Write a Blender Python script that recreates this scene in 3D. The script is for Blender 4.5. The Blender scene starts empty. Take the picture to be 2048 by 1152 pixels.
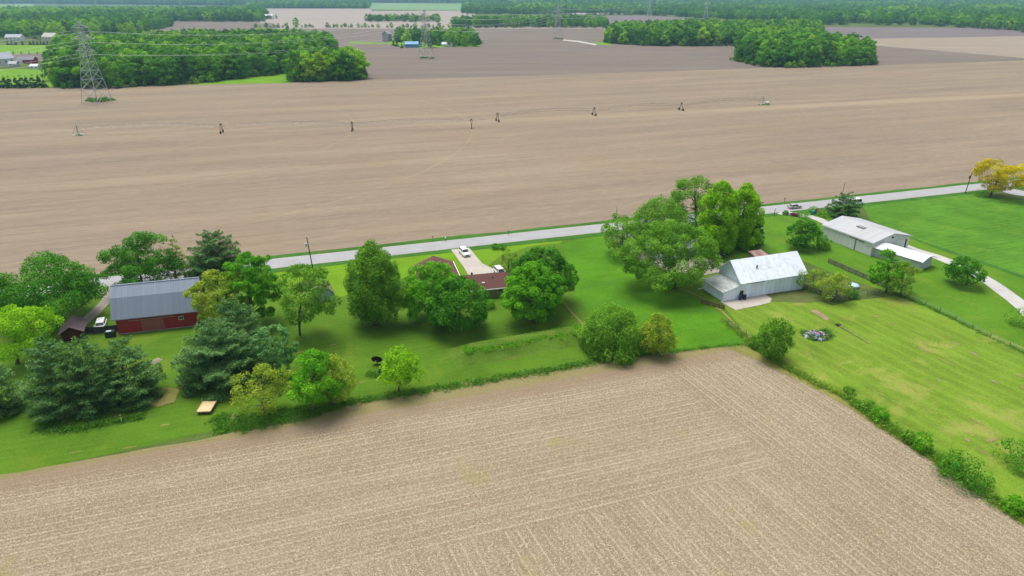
import bpy, bmesh, math, random
import numpy as np
from mathutils import Vector, Matrix, noise as mnoise
R=math.radians
SC=bpy.context.scene
COL=SC.collection
# ------------------------------------------------------------ camera, world, sun, exposure
F=1365.; CH=65.; PITCH=math.atan(590/1365)
cd=bpy.data.cameras.new('camera'); cam=bpy.data.objects.new('camera',cd); COL.objects.link(cam)
cam.location=(0,0,CH); cam.rotation_euler=(math.pi/2-PITCH,0,0)
cd.sensor_width=36; cd.lens=36*F/2048; cd.clip_end=40000; cd.clip_start=1
SC.camera=cam
SUN_EL=R(72); SUN_AZ=R(-35)      # azimuth measured from +Y (view direction) clockwise; sun stands behind the scene, to the left
w=bpy.data.worlds.new('World'); SC.world=w; w.use_nodes=True
nt=w.node_tree; nt.nodes.clear()
sky=nt.nodes.new('ShaderNodeTexSky'); sky.sky_type='NISHITA'; sky.sun_disc=False
sky.sun_elevation=SUN_EL; sky.sun_rotation=SUN_AZ; sky.altitude=100; sky.dust_density=4; sky.ozone_density=1
bg=nt.nodes.new('ShaderNodeBackground'); bg.inputs[1].default_value=0.14
out=nt.nodes.new('ShaderNodeOutputWorld'); hs=nt.nodes.new('ShaderNodeHueSaturation'); hs.inputs['Saturation'].default_value=.5; nt.links.new(sky.outputs[0],hs.inputs['Color']); nt.links.new(hs.outputs[0],bg.inputs[0]); nt.links.new(bg.outputs[0],out.inputs[0])
sd=bpy.data.lights.new('sun','SUN'); sd.energy=2.1; sd.angle=R(38); sd.color=(1,.96,.90)
so=bpy.data.objects.new('sun',sd); COL.objects.link(so)
sv=Vector((math.sin(SUN_AZ)*math.cos(SUN_EL),math.cos(SUN_AZ)*math.cos(SUN_EL),math.sin(SUN_EL)))
so.rotation_euler=(-sv).to_track_quat('-Z','Y').to_euler(); so.location=(0,0,300)
SC.view_settings.view_transform='Standard'; SC.view_settings.look='None'; SC.view_settings.gamma=1; SC.view_settings.exposure=0.49
SC.cycles.volume_bounces=0; SC.cycles.max_bounces=6; SC.cycles.diffuse_bounces=3; SC.cycles.transparent_max_bounces=8

# ------------------------------------------------------------ surveying helpers (point on the ground plane seen at a photo position)
cp,sp=math.cos(PITCH),math.sin(PITCH)
def G(px,py,z=0.):
    a=(px-1024)/F; b=-(py-576)/F
    d=(a,cp+b*sp,-sp+b*cp); t=(z-CH)/d[2]
    return Vector((d[0]*t,d[1]*t,z))
def depth(x,y,z=0): return y*cp-(z-CH)*sp
def hdg(a,b): d=G(*b)-G(*a); return math.atan2(d.y,d.x)
def projx(x,y,z): return 1024+F*x/depth(x,y,z)
def fitz(py,y):
    b=-(py-576)/F
    return (b*y*cp-y*sp)/(cp+b*sp)+CH
UA=R(18.3)                                     # the road's and the property lines' direction
U=Vector((math.cos(UA),math.sin(UA),0)); V=Vector((-math.sin(UA),math.cos(UA),0))

# ------------------------------------------------------------ object helpers
def tag(o,label=None,cat=None,group=None,kind=None):
    if label: o['label']=label
    if cat: o['category']=cat
    if group: o['group']=group
    if kind: o['kind']=kind
    return o
def thing(name,label,cat,loc=(0,0,0),rz=0,group=None):
    o=bpy.data.objects.new(name,None); COL.objects.link(o); o.location=loc; o.rotation_euler=(0,0,rz); o.empty_display_size=.5
    return tag(o,label,cat,group)
def link(name,me,parent=None):
    o=bpy.data.objects.new(name,me); COL.objects.link(o)
    if parent: o.parent=parent
    return o
class MB:
    def __init__(s): s.v=[]; s.f=[]; s.m=[]; s.mi=0
    def add(s,vs,fs):
        n=len(s.v); s.v+= [tuple(v) for v in vs]; s.f+=[tuple(i+n for i in f) for f in fs]; s.m+=[s.mi]*len(fs); return s
    def box(s,x0,x1,y0,y1,z0,z1):
        return s.add([(x0,y0,z0),(x1,y0,z0),(x1,y1,z0),(x0,y1,z0),(x0,y0,z1),(x1,y0,z1),(x1,y1,z1),(x0,y1,z1)],
            [(0,3,2,1),(4,5,6,7),(0,1,5,4),(1,2,6,5),(2,3,7,6),(3,0,4,7)])
    def prism(s,poly,a0,a1,axis='x'):
        # poly: list of (p,q) ; extruded along axis. axis x -> (a,p,q); y -> (p,a,q)
        n=len(poly); mk=(lambda a,p,q:(a,p,q)) if axis=='x' else (lambda a,p,q:(p,a,q))
        vs=[mk(a0,*p) for p in poly]+[mk(a1,*p) for p in poly]
        fs=[tuple(range(n)),tuple(range(2*n-1,n-1,-1))]+[(i,i+n,(i+1)%n+n,(i+1)%n) for i in range(n)]
        return s.add(vs,fs)
    def tube(s,pts,rad,n=5,cap=True):
        pts=[Vector(p) for p in pts]; rs=rad if isinstance(rad,(list,tuple)) else [rad]*len(pts)
        vs=[];fs=[]; prev=None
        for i,p in enumerate(pts):
            t=(pts[min(i+1,len(pts)-1)]-pts[max(i-1,0)])
            t=t.normalized() if t.length>1e-6 else Vector((0,0,1))
            ref=Vector((0,0,1)) if abs(t.z)<.9 else Vector((1,0,0))
            a=t.cross(ref).normalized(); b=t.cross(a)
            for k in range(n):
                an=2*math.pi*k/n; vs.append(p+(a*math.cos(an)+b*math.sin(an))*rs[i])
        for i in range(len(pts)-1):
            for k in range(n):
                fs.append((i*n+k,i*n+(k+1)%n,(i+1)*n+(k+1)%n,(i+1)*n+k))
        if cap: fs.append(tuple(range(n-1,-1,-1))); fs.append(tuple(range((len(pts)-1)*n,len(pts)*n)))
        return s.add(vs,fs)
    def disc(s,c,axis,r,w,n=16):
        c=Vector(c); ax=Vector(axis).normalized(); return s.tube([c-ax*w/2,c+ax*w/2],r,n)
    def build(s,name,mats,parent=None,smooth=False,bevel=0):
        me=bpy.data.meshes.new(name); me.from_pydata(s.v,[],s.f)
        for m in (mats if isinstance(mats,(list,tuple)) else [mats]): me.materials.append(m)
        me.polygons.foreach_set('material_index',s.m)
        bm=bmesh.new(); bm.from_mesh(me); bmesh.ops.recalc_face_normals(bm,faces=bm.faces)
        if bevel: bmesh.ops.bevel(bm,geom=bm.edges[:],offset=bevel,segments=2,affect='EDGES',clamp_overlap=True)
        bm.to_mesh(me); bm.free()
        if smooth:
            me.polygons.foreach_set('use_smooth',[True]*len(me.polygons))
        return link(name,me,parent)

# ------------------------------------------------------------ materials
def newmat(name,rough=.85,spec=.3):
    m=bpy.data.materials.new(name); m.use_nodes=True; nt=m.node_tree; nt.nodes.clear()
    b=nt.nodes.new('ShaderNodeBsdfPrincipled'); o=nt.nodes.new('ShaderNodeOutputMaterial'); nt.links.new(b.outputs[0],o.inputs[0])
    b.inputs['Roughness'].default_value=rough; b.inputs['Specular IOR Level'].default_value=spec
    return m,nt,b
class NB:
    """small node builder"""
    def __init__(s,nt): s.nt=nt
    def n(s,t,**k):
        x=s.nt.nodes.new(t)
        for a,b in k.items(): setattr(x,a,b)
        return x
    def set(s,sock,v):
        if hasattr(v,'is_output'): s.nt.links.new(v,sock)
        else: sock.default_value=v
    def math(s,op,a,b=0,c=0,clamp=False):
        x=s.n('ShaderNodeMath',operation=op,use_clamp=clamp); s.set(x.inputs[0],a); s.set(x.inputs[1],b); s.set(x.inputs[2],c); return x.outputs[0]
    def pos(s): return s.n('ShaderNodeNewGeometry').outputs['Position']
    def obj(s): return s.n('ShaderNodeTexCoord').outputs['Object']
    def map(s,vec,rot=0,scale=(1,1,1),loc=(0,0,0)):
        x=s.n("ShaderNodeMapping"); s.set(x.inputs[0],vec); x.inputs['Rotation'].default_value=(0,0,rot); x.inputs['Scale'].default_value=scale; x.inputs['Location'].default_value=loc
        return x.outputs[0]
    def noise(s,vec,scale,detail=3,rough=.55,dist=0):
        x=s.n('ShaderNodeTexNoise'); s.set(x.inputs['Vector'],vec); x.inputs['Scale'].default_value=scale; x.inputs['Detail'].default_value=detail; x.inputs['Roughness'].default_value=rough; x.inputs['Distortion'].default_value=dist
        return x.outputs['Fac']
    def ramp(s,fac,stops):
        x=s.n('ShaderNodeValToRGB'); s.set(x.inputs[0],fac); e=x.color_ramp.elements
        while len(e)<len(stops): e.new(.5)
        for i,(p,c) in enumerate(stops): e[i].position=p; e[i].color=(*c,1) if len(c)==3 else c
        return x.outputs[0]
    def step(s,fac,a,b): # smooth 0..1
        x=s.n('ShaderNodeMapRange'); x.interpolation_type='SMOOTHSTEP'; s.set(x.inputs[0],fac); x.inputs[1].default_value=a; x.inputs[2].default_value=b; return x.outputs[0]
    def mix(s,f,a,b,mode='MIX'):
        x=s.n('ShaderNodeMix',data_type='RGBA',blend_type=mode); s.set(x.inputs[0],f)
        for i,v in ((6,a),(7,b)):
            if isinstance(v,tuple): v=(*v,1) if len(v)==3 else v
            s.set(x.inputs[i],v)
        return x.outputs[2]
    def sep(s,vec):
        x=s.n('ShaderNodeSeparateXYZ'); s.set(x.inputs[0],vec); return x.outputs
    def bump(s,h,strength,dist,bsdf):
        x=s.n('ShaderNodeBump'); x.inputs['Strength'].default_value=strength; x.inputs['Distance'].default_value=dist; s.set(x.inputs['Height'],h); s.nt.links.new(x.outputs[0],bsdf.inputs['Normal'])
_pc={}
def plain(name,col,rough=.7,var=.15,scale=2.,metal=0,spec=.3,stretch=(1,1,1)):
    if name in _pc: return _pc[name]
    m,nt,b=newmat(name,rough,spec); B=NB(nt)
    f=B.noise(B.map(B.obj(),0,stretch),scale,4,.6)
    c=B.ramp(f,[(.3,tuple(x*(1-var) for x in col)),(.7,tuple(min(1,x*(1+var)) for x in col))])
    nt.links.new(c,b.inputs['Base Color']); b.inputs['Metallic'].default_value=metal
    _pc[name]=m; return m

def stubble_mat():
    m,nt,b=newmat('corn_stubble',.95,.1); B=NB(nt); P=B.pos()
    def rotv(ang): return B.map(P,-ang)      # x along ang
    A=rotv(UA); xa,ya,_=B.sep(A)
    RA=R(24); C=rotv(RA); xc,yc,_2=B.sep(C)
    wob=B.math('MULTIPLY',B.noise(P,.16,4,.7),1.9)
    # two row systems: one along the top edge, one along the right edge
    topd=V.dot(Vector(G(0,950)))           # v of upper edge
    rightd=Vector((math.cos(RA),math.sin(RA),0)).dot(G(1560,735))
    mA=B.step(B.math('ADD',ya,B.math('MULTIPLY',wob,1.2)),topd-35,topd-31.5)      # 1 in headland along the top edge
    mR=B.step(B.math('ADD',xc,wob),rightd-24,rightd-17)
    isA=B.math('MULTIPLY',mA,B.math('SUBTRACT',1,mR))
    rA=B.math('SINE',B.math('MULTIPLY',B.math('ADD',ya,B.math('MULTIPLY',wob,.10)),2*math.pi/.76))
    rR=B.math('SINE',B.math('MULTIPLY',B.math('ADD',xc,B.math('MULTIPLY',wob,.10)),2*math.pi/.76))
    mx=B.n('ShaderNodeMix',data_type='FLOAT'); B.set(mx.inputs[0],B.step(isA,.45,.55)); B.set(mx.inputs[2],rR); B.set(mx.inputs[3],rA); row=mx.outputs[0]
    def per(crd,p): return B.math('SINE',B.math('MULTIPLY',B.math('ADD',crd,B.math('MULTIPLY',wob,.10)),2*math.pi/p))
    def mixf(f,a,b):
        q=B.n('ShaderNodeMix',data_type='FLOAT'); B.set(q.inputs[0],f); B.set(q.inputs[2],a); B.set(q.inputs[3],b); return q.outputs[0]
    isH=B.step(isA,.45,.55); big=mixf(isH,per(xc,1.52),per(ya,1.52)); six=mixf(isH,per(xc,9.12),per(ya,9.12))
    row=B.math('ADD',B.math('MULTIPLY',row,.62),B.math('ADD',B.math('MULTIPLY',big,.32),B.math('MULTIPLY',six,.14)))
    # wider machine passes
    pA=B.noise(B.map(A,0,(.02,.33,1)),1,2); pR=B.noise(B.map(C,0,(.33,.02,1)),1,2)
    mx2=B.n('ShaderNodeMix',data_type='FLOAT'); B.set(mx2.inputs[0],isA); B.set(mx2.inputs[2],pR); B.set(mx2.inputs[3],pA); passes=mx2.outputs[0]
    # straw litter, elongated along the rows
    sA=B.noise(B.map(A,0,(3.2,7.,1)),1.,3,.75); sR=B.noise(B.map(C,0,(7.,3.2,1)),1.,3,.75)
    mx3=B.n('ShaderNodeMix',data_type='FLOAT'); B.set(mx3.inputs[0],isA); B.set(mx3.inputs[2],sR); B.set(mx3.inputs[3],sA); st=mx3.outputs[0]
    strawpatch=B.noise(P,.35,4,.7)
    base=B.ramp(B.noise(P,.05,5,.6),[(.3,(.225,.182,.112)),(.5,(.258,.212,.138)),(.7,(.275,.227,.152))])
    base=B.mix(B.math('MULTIPLY',B.step(passes,.42,.62),.35),base,(.19,.135,.085))
    rowf=B.math('MULTIPLY',B.step(row,.25,1.05),B.math('ADD',.35,B.math('MULTIPLY',.65,B.math('MULTIPLY',B.step(strawpatch,.3,.56),B.step(B.noise(P,.07,3),.28,.55)))))
    base=B.mix(B.math('MULTIPLY',rowf,.6),base,(.42,.345,.23))
    base=B.mix(B.math('MULTIPLY',B.step(B.math('MULTIPLY',row,-1),.3,1.),B.math('MULTIPLY',B.step(B.noise(P,.2,3,.7),.4,.65),.3)),base,(.15,.105,.065))
    lit=B.math('ADD',st,B.math('MULTIPLY',row,.05))
    base=B.mix(B.math('MULTIPLY',B.step(lit,.55,.68),.6),base,(.56,.47,.32))
    fine=B.noise(P,6.5,2,.8)
    base=B.mix(B.math('MULTIPLY',B.step(fine,.54,.64),.7),base,(.62,.53,.38))
    base=B.mix(B.math('MULTIPLY',B.step(B.noise(B.map(P,.7,(1,1,1),(9,4,0)),5.2,2,.8),.54,.64),.75),base,(.11,.082,.05))
    gp=B.noise(B.map(P,.4,(1,1,1),(31,7,0)),.085,3,.6)
    base=B.mix(B.math('MULTIPLY',B.step(gp,.60,.72),.45),base,(.25,.23,.07))
    # bare reddish soil along the upper edge
    base=B.mix(B.math('MULTIPLY',B.step(B.math('ADD',ya,wob),topd-5.5,topd-1.5),.6),base,(.23,.165,.105))
    base=B.mix(B.math('MULTIPLY',B.step(B.math('ADD',ya,wob),topd-.8,topd+.6),.5),base,(.2,.2,.05))
    nt.links.new(base,b.inputs['Base Color'])
    h=B.math('ADD',B.math('MULTIPLY',row,.5),B.math('MULTIPLY',st,2.5))
    B.bump(h,.5,.12,b)
    return m
def field_mat(name,c1,c2,c3,ang=UA,rings=None,stripe=.3,sc=1.):
    m,nt,b=newmat(name,.95,.05); B=NB(nt); P=B.pos(); A=B.map(P,-ang)
    n1=B.noise(B.map(A,0,(.006*sc,.055*sc,1)),1,5,.62)
    n2=B.noise(B.map(A,0,(.02*sc,.35*sc,1),(5,3,0)),1,4,.6)
    n3=B.noise(P,.02*sc,4,.6)
    n4=B.noise(B.map(A,0,(.12,.9,1)),1,3,.6)
    c=B.ramp(n1,[(.34,c2),(.5,c1),(.66,c3)])
    c=B.mix(B.math('MULTIPLY',B.step(n2,.5,.68),stripe),c,c3)
    c=B.mix(B.math('MULTIPLY',B.step(n2,.5,.34),stripe),c,tuple(x*.72 for x in c2))
    c=B.mix(B.math('MULTIPLY',B.step(n4,.52,.7),.3),c,tuple(x*.7 for x in c2))
    c=B.mix(B.math('MULTIPLY',B.step(n4,.46,.3),.3),c,tuple(min(1,x*1.25) for x in c3))
    n5=B.noise(B.map(A,0,(.25,2.6,1)),1,3,.7); c=B.mix(B.math('MULTIPLY',B.step(n5,.52,.66),.35),c,tuple(min(1,x*1.3) for x in c3)); c=B.mix(B.math('MULTIPLY',B.step(n5,.46,.34),.35),c,tuple(x*.68 for x in c2))
    c=B.mix(B.math('MULTIPLY',B.step(n3,.45,.7),.25),c,(c1[0]*1.1,c1[1]*.98,c1[2]*.72))
    if rings:
        x,y,z=B.sep(P)
        for (cx,cy,rr,stg,wd) in rings:
            dx=B.math('SUBTRACT',x,cx); dy=B.math('SUBTRACT',y,cy)
            d=B.math('SQRT',B.math('ADD',B.math('MULTIPLY',dx,dx),B.math('MULTIPLY',dy,dy)))
            for r in rr:
                e=B.math('ABSOLUTE',B.math('SUBTRACT',d,r))
                f=B.math('MULTIPLY',B.step(e,wd,.2),stg)
                f=B.math('MULTIPLY',f,B.step(B.noise(P,.05,3),.3,.6))
                c=B.mix(f,c,(.40,.33,.16))
        # yellow band beside the irrigation machines' line
    if rings:
        a=G(1000,240); q=G(2048,188); dr=(q-a).normalized(); nx,ny=-dr.y,dr.x
        e=B.math('ADD',B.math('MULTIPLY',B.math('SUBTRACT',x,a.x),nx),B.math('MULTIPLY',B.math('SUBTRACT',y,a.y),ny))
        e=B.math('ABSOLUTE',B.math('ADD',e,B.math('MULTIPLY',B.noise(P,.04,3),6.)))
        f=B.math('MULTIPLY',B.step(e,11,2),B.math('MULTIPLY',B.step(x,-60,40),.45)); c=B.mix(f,c,(.34,.275,.17))
    nt.links.new(c,b.inputs['Base Color'])
    return m
def grass_mat(name,c,var=.25,yellow=.3,ycol=(.30,.27,.045),ang=UA,mow=0.12,mowp=1.6,dark=.4,lush=0.,bs=.25):
    m,nt,b=newmat(name,.9,.08); B=NB(nt); P=B.pos(); A=B.map(P,-ang); xa,ya,_=B.sep(A)
    n1=B.noise(P,.07,5,.62); n2=B.noise(B.map(A,0,(.12,.6,1)),1,4,.65); n3=B.noise(P,2.1,4,.75); n4=B.noise(B.map(P,0,(1,1,1),(17,5,3)),.11,5,.65,.5)
    col=B.ramp(n1,[(.3,tuple(x*(1-var) for x in c)),(.5,c),(.72,tuple(x*(1+var) for x in c))])
    col=B.mix(B.math('MULTIPLY',B.step(n2,.48,.7),dark),col,tuple(x*.62 for x in c))
    col=B.mix(B.math('MULTIPLY',B.step(n4,.5,.7),yellow),col,ycol)
    if mow:
        wv=B.math('SINE',B.math('MULTIPLY',B.math('ADD',ya,B.math('MULTIPLY',B.noise(P,.05,2),3.)),2*math.pi/mowp))
        col=B.mix(B.math('MULTIPLY',B.step(wv,-.1,.9),mow),col,tuple(x*1.45 for x in c))
    col=B.mix(B.math('MULTIPLY',B.step(n3,.5,.72),.45),col,tuple(x*.55 for x in c))
    col=B.mix(B.math('MULTIPLY',B.step(n3,.48,.3),.3),col,tuple(x*1.5 for x in c))
    if lush: col=B.mix(B.math('MULTIPLY',B.step(B.noise(B.map(A,0,(.05,.2,1),(3,8,1)),1,4),.55,.7),lush),col,(.035,.18,.03))
    n5=B.noise(P,5.5,3,.8); col=B.mix(B.math('MULTIPLY',B.step(n5,.5,.66),.4),col,tuple(x*1.7 for x in c)); col=B.mix(B.math('MULTIPLY',B.step(n5,.48,.34),.4),col,tuple(x*.45 for x in c))
    n6=B.noise(B.map(A,0,(.3,1.5,1),(2,2,0)),.5,5,.75); col=B.mix(B.math('MULTIPLY',B.step(n6,.55,.72),.35),col,tuple(x*.9+y*.35 for x,y in zip(c,ycol)))
    nt.links.new(col,b.inputs['Base Color'])
    B.bump(B.math('ADD',B.math('ADD',n3,n5),B.noise(P,.8,3)),bs,.25,b)
    return m
def hard_mat(name,c,var=.12,stain=.3,crack=False):
    m,nt,b=newmat(name,.85,.2); B=NB(nt); P=B.pos(); A=B.map(P,-UA)
    col=B.ramp(B.noise(P,.25,5,.65),[(.3,tuple(x*(1-var) for x in c)),(.7,tuple(x*(1+var) for x in c))])
    col=B.mix(B.math('MULTIPLY',B.step(B.noise(B.map(A,0,(.06,1.1,1)),1,4),.5,.7),stain),col,tuple(x*.78 for x in c))
    col=B.mix(B.math('MULTIPLY',B.step(B.noise(P,3.,4,.7),.5,.7),.25),col,tuple(x*.8 for x in c))
    if crack:
        v=B.n('ShaderNodeTexVoronoi',feature='DISTANCE_TO_EDGE'); B.set(v.inputs['Vector'],B.map(A,0,(.22,.25,1))); v.inputs['Scale'].default_value=1.; v.inputs['Randomness'].default_value=.5
        col=B.mix(B.math('MULTIPLY',B.step(v.outputs[0],.02,.0),.5),col,tuple(x*.5 for x in c))
    nt.links.new(col,b.inputs['Base Color']); return m
def leaf_mat(name,dark,mid,light,trans=.3,hue=.0,rough=.6):
    m,nt,b=newmat(name,rough,.06); B=NB(nt)
    a=B.n('ShaderNodeAttribute',attribute_name='tint')
    f=a.outputs['Fac']
    if hue:
        oi=B.n('ShaderNodeObjectInfo').outputs['Random']; f=B.math('ADD',B.math('MULTIPLY',f,1-hue),B.math('MULTIPLY',oi,hue))
    c=B.ramp(f,[(.05,dark),(.5,mid),(.95,light)])
    if hue:
        oi2=B.math('FRACT',B.math('MULTIPLY',oi,7.31))
        c=B.mix(B.math('MULTIPLY',B.step(oi2,.6,1.),.5),c,(mid[0]*1.9,mid[1]*1.25,mid[2]*.9))
    nt.links.new(c,b.inputs['Base Color'])
    t=B.n('ShaderNodeBsdfTranslucent'); nt.links.new(B.mix(1.,c,(1.5,1.45,.6),'MULTIPLY'),t.inputs[0])
    x=B.n('ShaderNodeMixShader'); x.inputs[0].default_value=trans; nt.links.new(b.outputs[0],x.inputs[1]); nt.links.new(t.outputs[0],x.inputs[2])
    o=[n for n in nt.nodes if n.type=='OUTPUT_MATERIAL'][0]; nt.links.new(x.outputs[0],o.inputs[0])
    return m
def siding_mat(name,c,pitch=.25,axis=0,dark=.5,weather=.3,wcol=None,line=.06,metal=0,rough=.6):
    """vertical boards or ribbed sheet: a dark joint every pitch metres along object axis, streaked weathering"""
    m,nt,b=newmat(name,rough,.3); B=NB(nt); O=B.obj(); s=B.sep(O)
    ax=s[axis] if axis>=0 else B.math('ADD',s[0],s[1])
    fr=B.math('FRACT',B.math('DIVIDE',B.math('ADD',ax,100),pitch))
    seam=B.step(B.math('ABSOLUTE',B.math('SUBTRACT',fr,.5)),.5-line,.5)
    bid=B.math('FLOOR',B.math('DIVIDE',B.math('ADD',ax,100),pitch))
    wn=B.n('ShaderNodeTexWhiteNoise',noise_dimensions='1D'); B.set(wn.inputs['W'],bid)
    col=B.mix(B.math('MULTIPLY',wn.outputs[0],.4),c,tuple(x*.72 for x in c))
    strk=B.noise(B.map(O,0,(2.2,2.2,.25)),1,5,.7)
    col=B.mix(B.math('MULTIPLY',B.step(strk,.48,.72),weather),col,wcol or tuple(x*.55 for x in c))
    col=B.mix(B.math('MULTIPLY',seam,dark),col,tuple(x*.3 for x in c))
    nt.links.new(col,b.inputs['Base Color']); b.inputs['Metallic'].default_value=metal
    return m

FS='field_soil'
M={}
M['stubble']=stubble_mat()
M['ground']=grass_mat('rough_ground',(.075,.115,.025),.3,.3,mow=0)
M['lawn']=grass_mat('mown_lawn',(.072,.155,.010),.28,.4,ycol=(.17,.22,.02),mow=.14)
M['lawn_bright']=grass_mat('road_front_lawn',(.115,.235,.008),.2,.35,ycol=(.27,.27,.03),mow=.12)
M['lawn_lush']=grass_mat('unmown_lush_grass',(.068,.190,.007),.3,.3,ycol=(.13,.27,.015),mow=.0,lush=.3,bs=.4)
M['pasture']=grass_mat('grazed_pasture',(.125,.21,.018),.3,.75,ycol=(.29,.27,.075),ang=hdg((1700,680),(2000,830)),mow=.3,mowp=3.1,dark=.45)
M['lawn_east']=grass_mat('east_lawn',(.075,.180,.010),.2,.35,ycol=(.23,.23,.025),ang=R(-66),mow=.1)
M['crop']=grass_mat('young_green_crop',(.070,.185,.014),.35,.5,ycol=(.15,.27,.02),mow=.22,mowp=1.9,dark=.9,bs=.5)
M['tallg']=grass_mat('rank_field_edge_grass',(.045,.14,.018),.35,.25,ycol=(.2,.2,.05),mow=0,dark=.5,bs=.6)
M['dry']=grass_mat('dry_field_edge',(.19,.19,.05),.3,.5,ycol=(.33,.25,.12),mow=0,dark=.3)
M['road']=hard_mat('pale_asphalt',(.315,.315,.32),.08,.35)
M['shoulder']=hard_mat('road_shoulder_gravel',(.35,.34,.31),.12,.4)
M['gravel']=hard_mat('white_gravel',(.42,.41,.385),.14,.45)
M['drive']=hard_mat('driveway_concrete',(.42,.38,.33),.1,.3,True)
M['dirt']=hard_mat('gravel_dirt',(.27,.24,.20),.2,.4)
M['worn']=grass_mat('worn_grass',(.095,.125,.035),.3,.4,ycol=(.2,.15,.08),mow=0,dark=.4)
M['soil']=hard_mat('worn_soil',(.26,.19,.12),.25,.4)
pv1=G(157,270); pv2=G(1525,209)
tw1=[G(444,266),G(705,262),G(943,256)]; tw2=[G(1362,221),G(1188,231),G(995,243)]
rg=[(pv1.x,pv1.y,[(t-pv1).length for t in tw1],.2,.9)]
M['field_near']=field_mat('bare_field_near',(.226,.181,.130),(.196,.157,.119),(.265,.214,.148),rings=rg)
M['field_b']=field_mat('bare_field_brown',(.166,.138,.113),(.145,.121,.104),(.192,.162,.128),ang=R(4),sc=.7)
M['field_c']=field_mat('bare_field_pale',(.30,.262,.225),(.255,.22,.195),(.34,.295,.24),ang=R(0),sc=.5)
M['field_d']=field_mat('bare_field_dark',(.158,.138,.135),(.135,.116,.12),(.195,.167,.155),ang=R(0),sc=.5)
M['field_e']=field_mat('bare_field_olive',(.27,.225,.17),(.24,.20,.16),(.30,.25,.18),ang=R(-8),sc=.6)
M['field_g']=grass_mat('far_green_field',(.15,.27,.10),.12,.2,mow=0)
M['lawn_far']=grass_mat('far_lawn',(.12,.26,.012),.15,.25,mow=0)

# ------------------------------------------------------------ ground sheets
random.seed(5)
def sheet(name,pts,z,mat,jit=0.,step=4.,label=None,kind='structure',group=None):
    P=[Vector((p[0],p[1],0)) for p in pts]; o=[]
    for i,p in enumerate(P):
        q=P[(i+1)%len(P)]; L=(q-p).length; n=max(1,min(90,int(L/step))) if jit else 1
        nn=Vector((-(q-p).y,(q-p).x,0)).normalized() if L>0 else Vector()
        for k in range(n):
            c=p.lerp(q,k/n); a=jit*(mnoise.noise(Vector((c.x/6,c.y/6,z*50)))*1.6+mnoise.noise(Vector((c.x/1.7,c.y/1.7,z*50)))*.6) if k else 0
            o.append(c+nn*a)
    bm=bmesh.new(); vs=[bm.verts.new((c.x,c.y,z)) for c in o]; f=bm.faces.new(vs)
    if f.normal.z<0: f.normal_flip()
    bmesh.ops.triangulate(bm,faces=[f]); bmesh.ops.recalc_face_normals(bm,faces=bm.faces)
    for f in bm.faces:
        if f.normal.z<0: f.normal_flip()
    me=bpy.data.meshes.new(name); bm.to_mesh(me); bm.free(); me.materials.append(mat)
    ob=link(name,me); tag(ob,label,None,group,kind); return ob
def psheet(name,px,z,mat,jit=0.,**k): return sheet(name,[G(*p) for p in px],z,mat,jit,**k)
def strip(pts,wd):
    """polygon of a band of width(s) wd round a ground polyline"""
    P=[Vector((p[0],p[1],0)) for p in pts]; ws=wd if isinstance(wd,(list,tuple)) else [wd]*len(P); ws=[ws[min(len(ws)-1,int(i/max(1,len(P)-1)*(len(ws)-1)+.5))] for i in range(len(P))]; Lf=[];Rt=[]
    for i,p in enumerate(P):
        t=(P[min(i+1,len(P)-1)]-P[max(i-1,0)]).normalized(); n=Vector((-t.y,t.x,0)); Lf.append(p+n*ws[i]/2); Rt.append(p-n*ws[i]/2)
    return Lf+Rt[::-1]
def smooth_line(pts,n=6):
    P=[Vector((p[0],p[1],0)) for p in pts]; o=[]
    for i in range(len(P)-1):
        p0=P[max(i-1,0)];p1=P[i];p2=P[i+1];p3=P[min(i+2,len(P)-1)]
        for k in range(n):
            t=k/n; o.append(.5*((2*p1)+(p2-p0)*t+(2*p0-5*p1+4*p2-p3)*t*t+(3*p1-p0-3*p2+p3)*t**3))
    return o+[P[-1]]
sheet('ground',[(-9500,-200),(9500,-200),(9500,11500),(-9500,11500)],0,M['ground'])
RM=G(1000,478.5)                                      # point on the road's centre line
def road(u,v=0): return RM+U*u+V*v
# whole home strip between road and stubble field
psheet('lawn',[(-700,760),(180,572),(906,495),(1500,430),(1545,425),(1500,700),(1480,692),(700,803),(0,955),(-700,1100)],.02,M['lawn'],.0)
psheet('lawn_road_front',[(545,536),(906,504),(1125,481),(1120,487),(1055,494),(990,520),(945,560),(905,545),(880,537),(790,560),(670,600),(600,600),(560,560)],.04,M['lawn_bright'],1.2)
psheet('tall_lush_grass',[(1132,486),(1205,473),(1222,490),(1262,528),(1345,580),(1440,628),(1494,678),(1480,691),(1390,700),(1180,722),(1172,700),(1200,650),(1150,600),(1140,540)],.04,M['lawn_lush'],.8)
psheet('pasture',[(1440,600),(1500,560),(1610,590),(1665,612),(1720,600),(1790,592),(2060,700),(2400,860),(2400,1300),(2060,1052),(1850,905),(1700,803),(1580,742),(1525,712),(1494,676)],.06,M['pasture'],.4)
psheet('east_lawn',[(1500,430),(1560,424),(1640,432),(1700,440),(1830,478),(1920,512),(2060,560),(2500,720),(2500,880),(2060,702),(1790,590),(1700,560),(1600,520),(1530,505),(1500,520)],.05,M['lawn_east'],.5)
psheet('crop_field',[(1722,409),(1860,391),(1950,381),(1990,395),(2060,402),(2700,420),(2700,800),(2060,560),(1925,514),(1820,476),(1740,440)],.08,M['crop'],.5)
psheet('crop_edge',[(1818,477),(1925,515),(2060,562),(2060,556),(1925,510),(1822,474)],.1,M['tallg'],.3)
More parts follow.
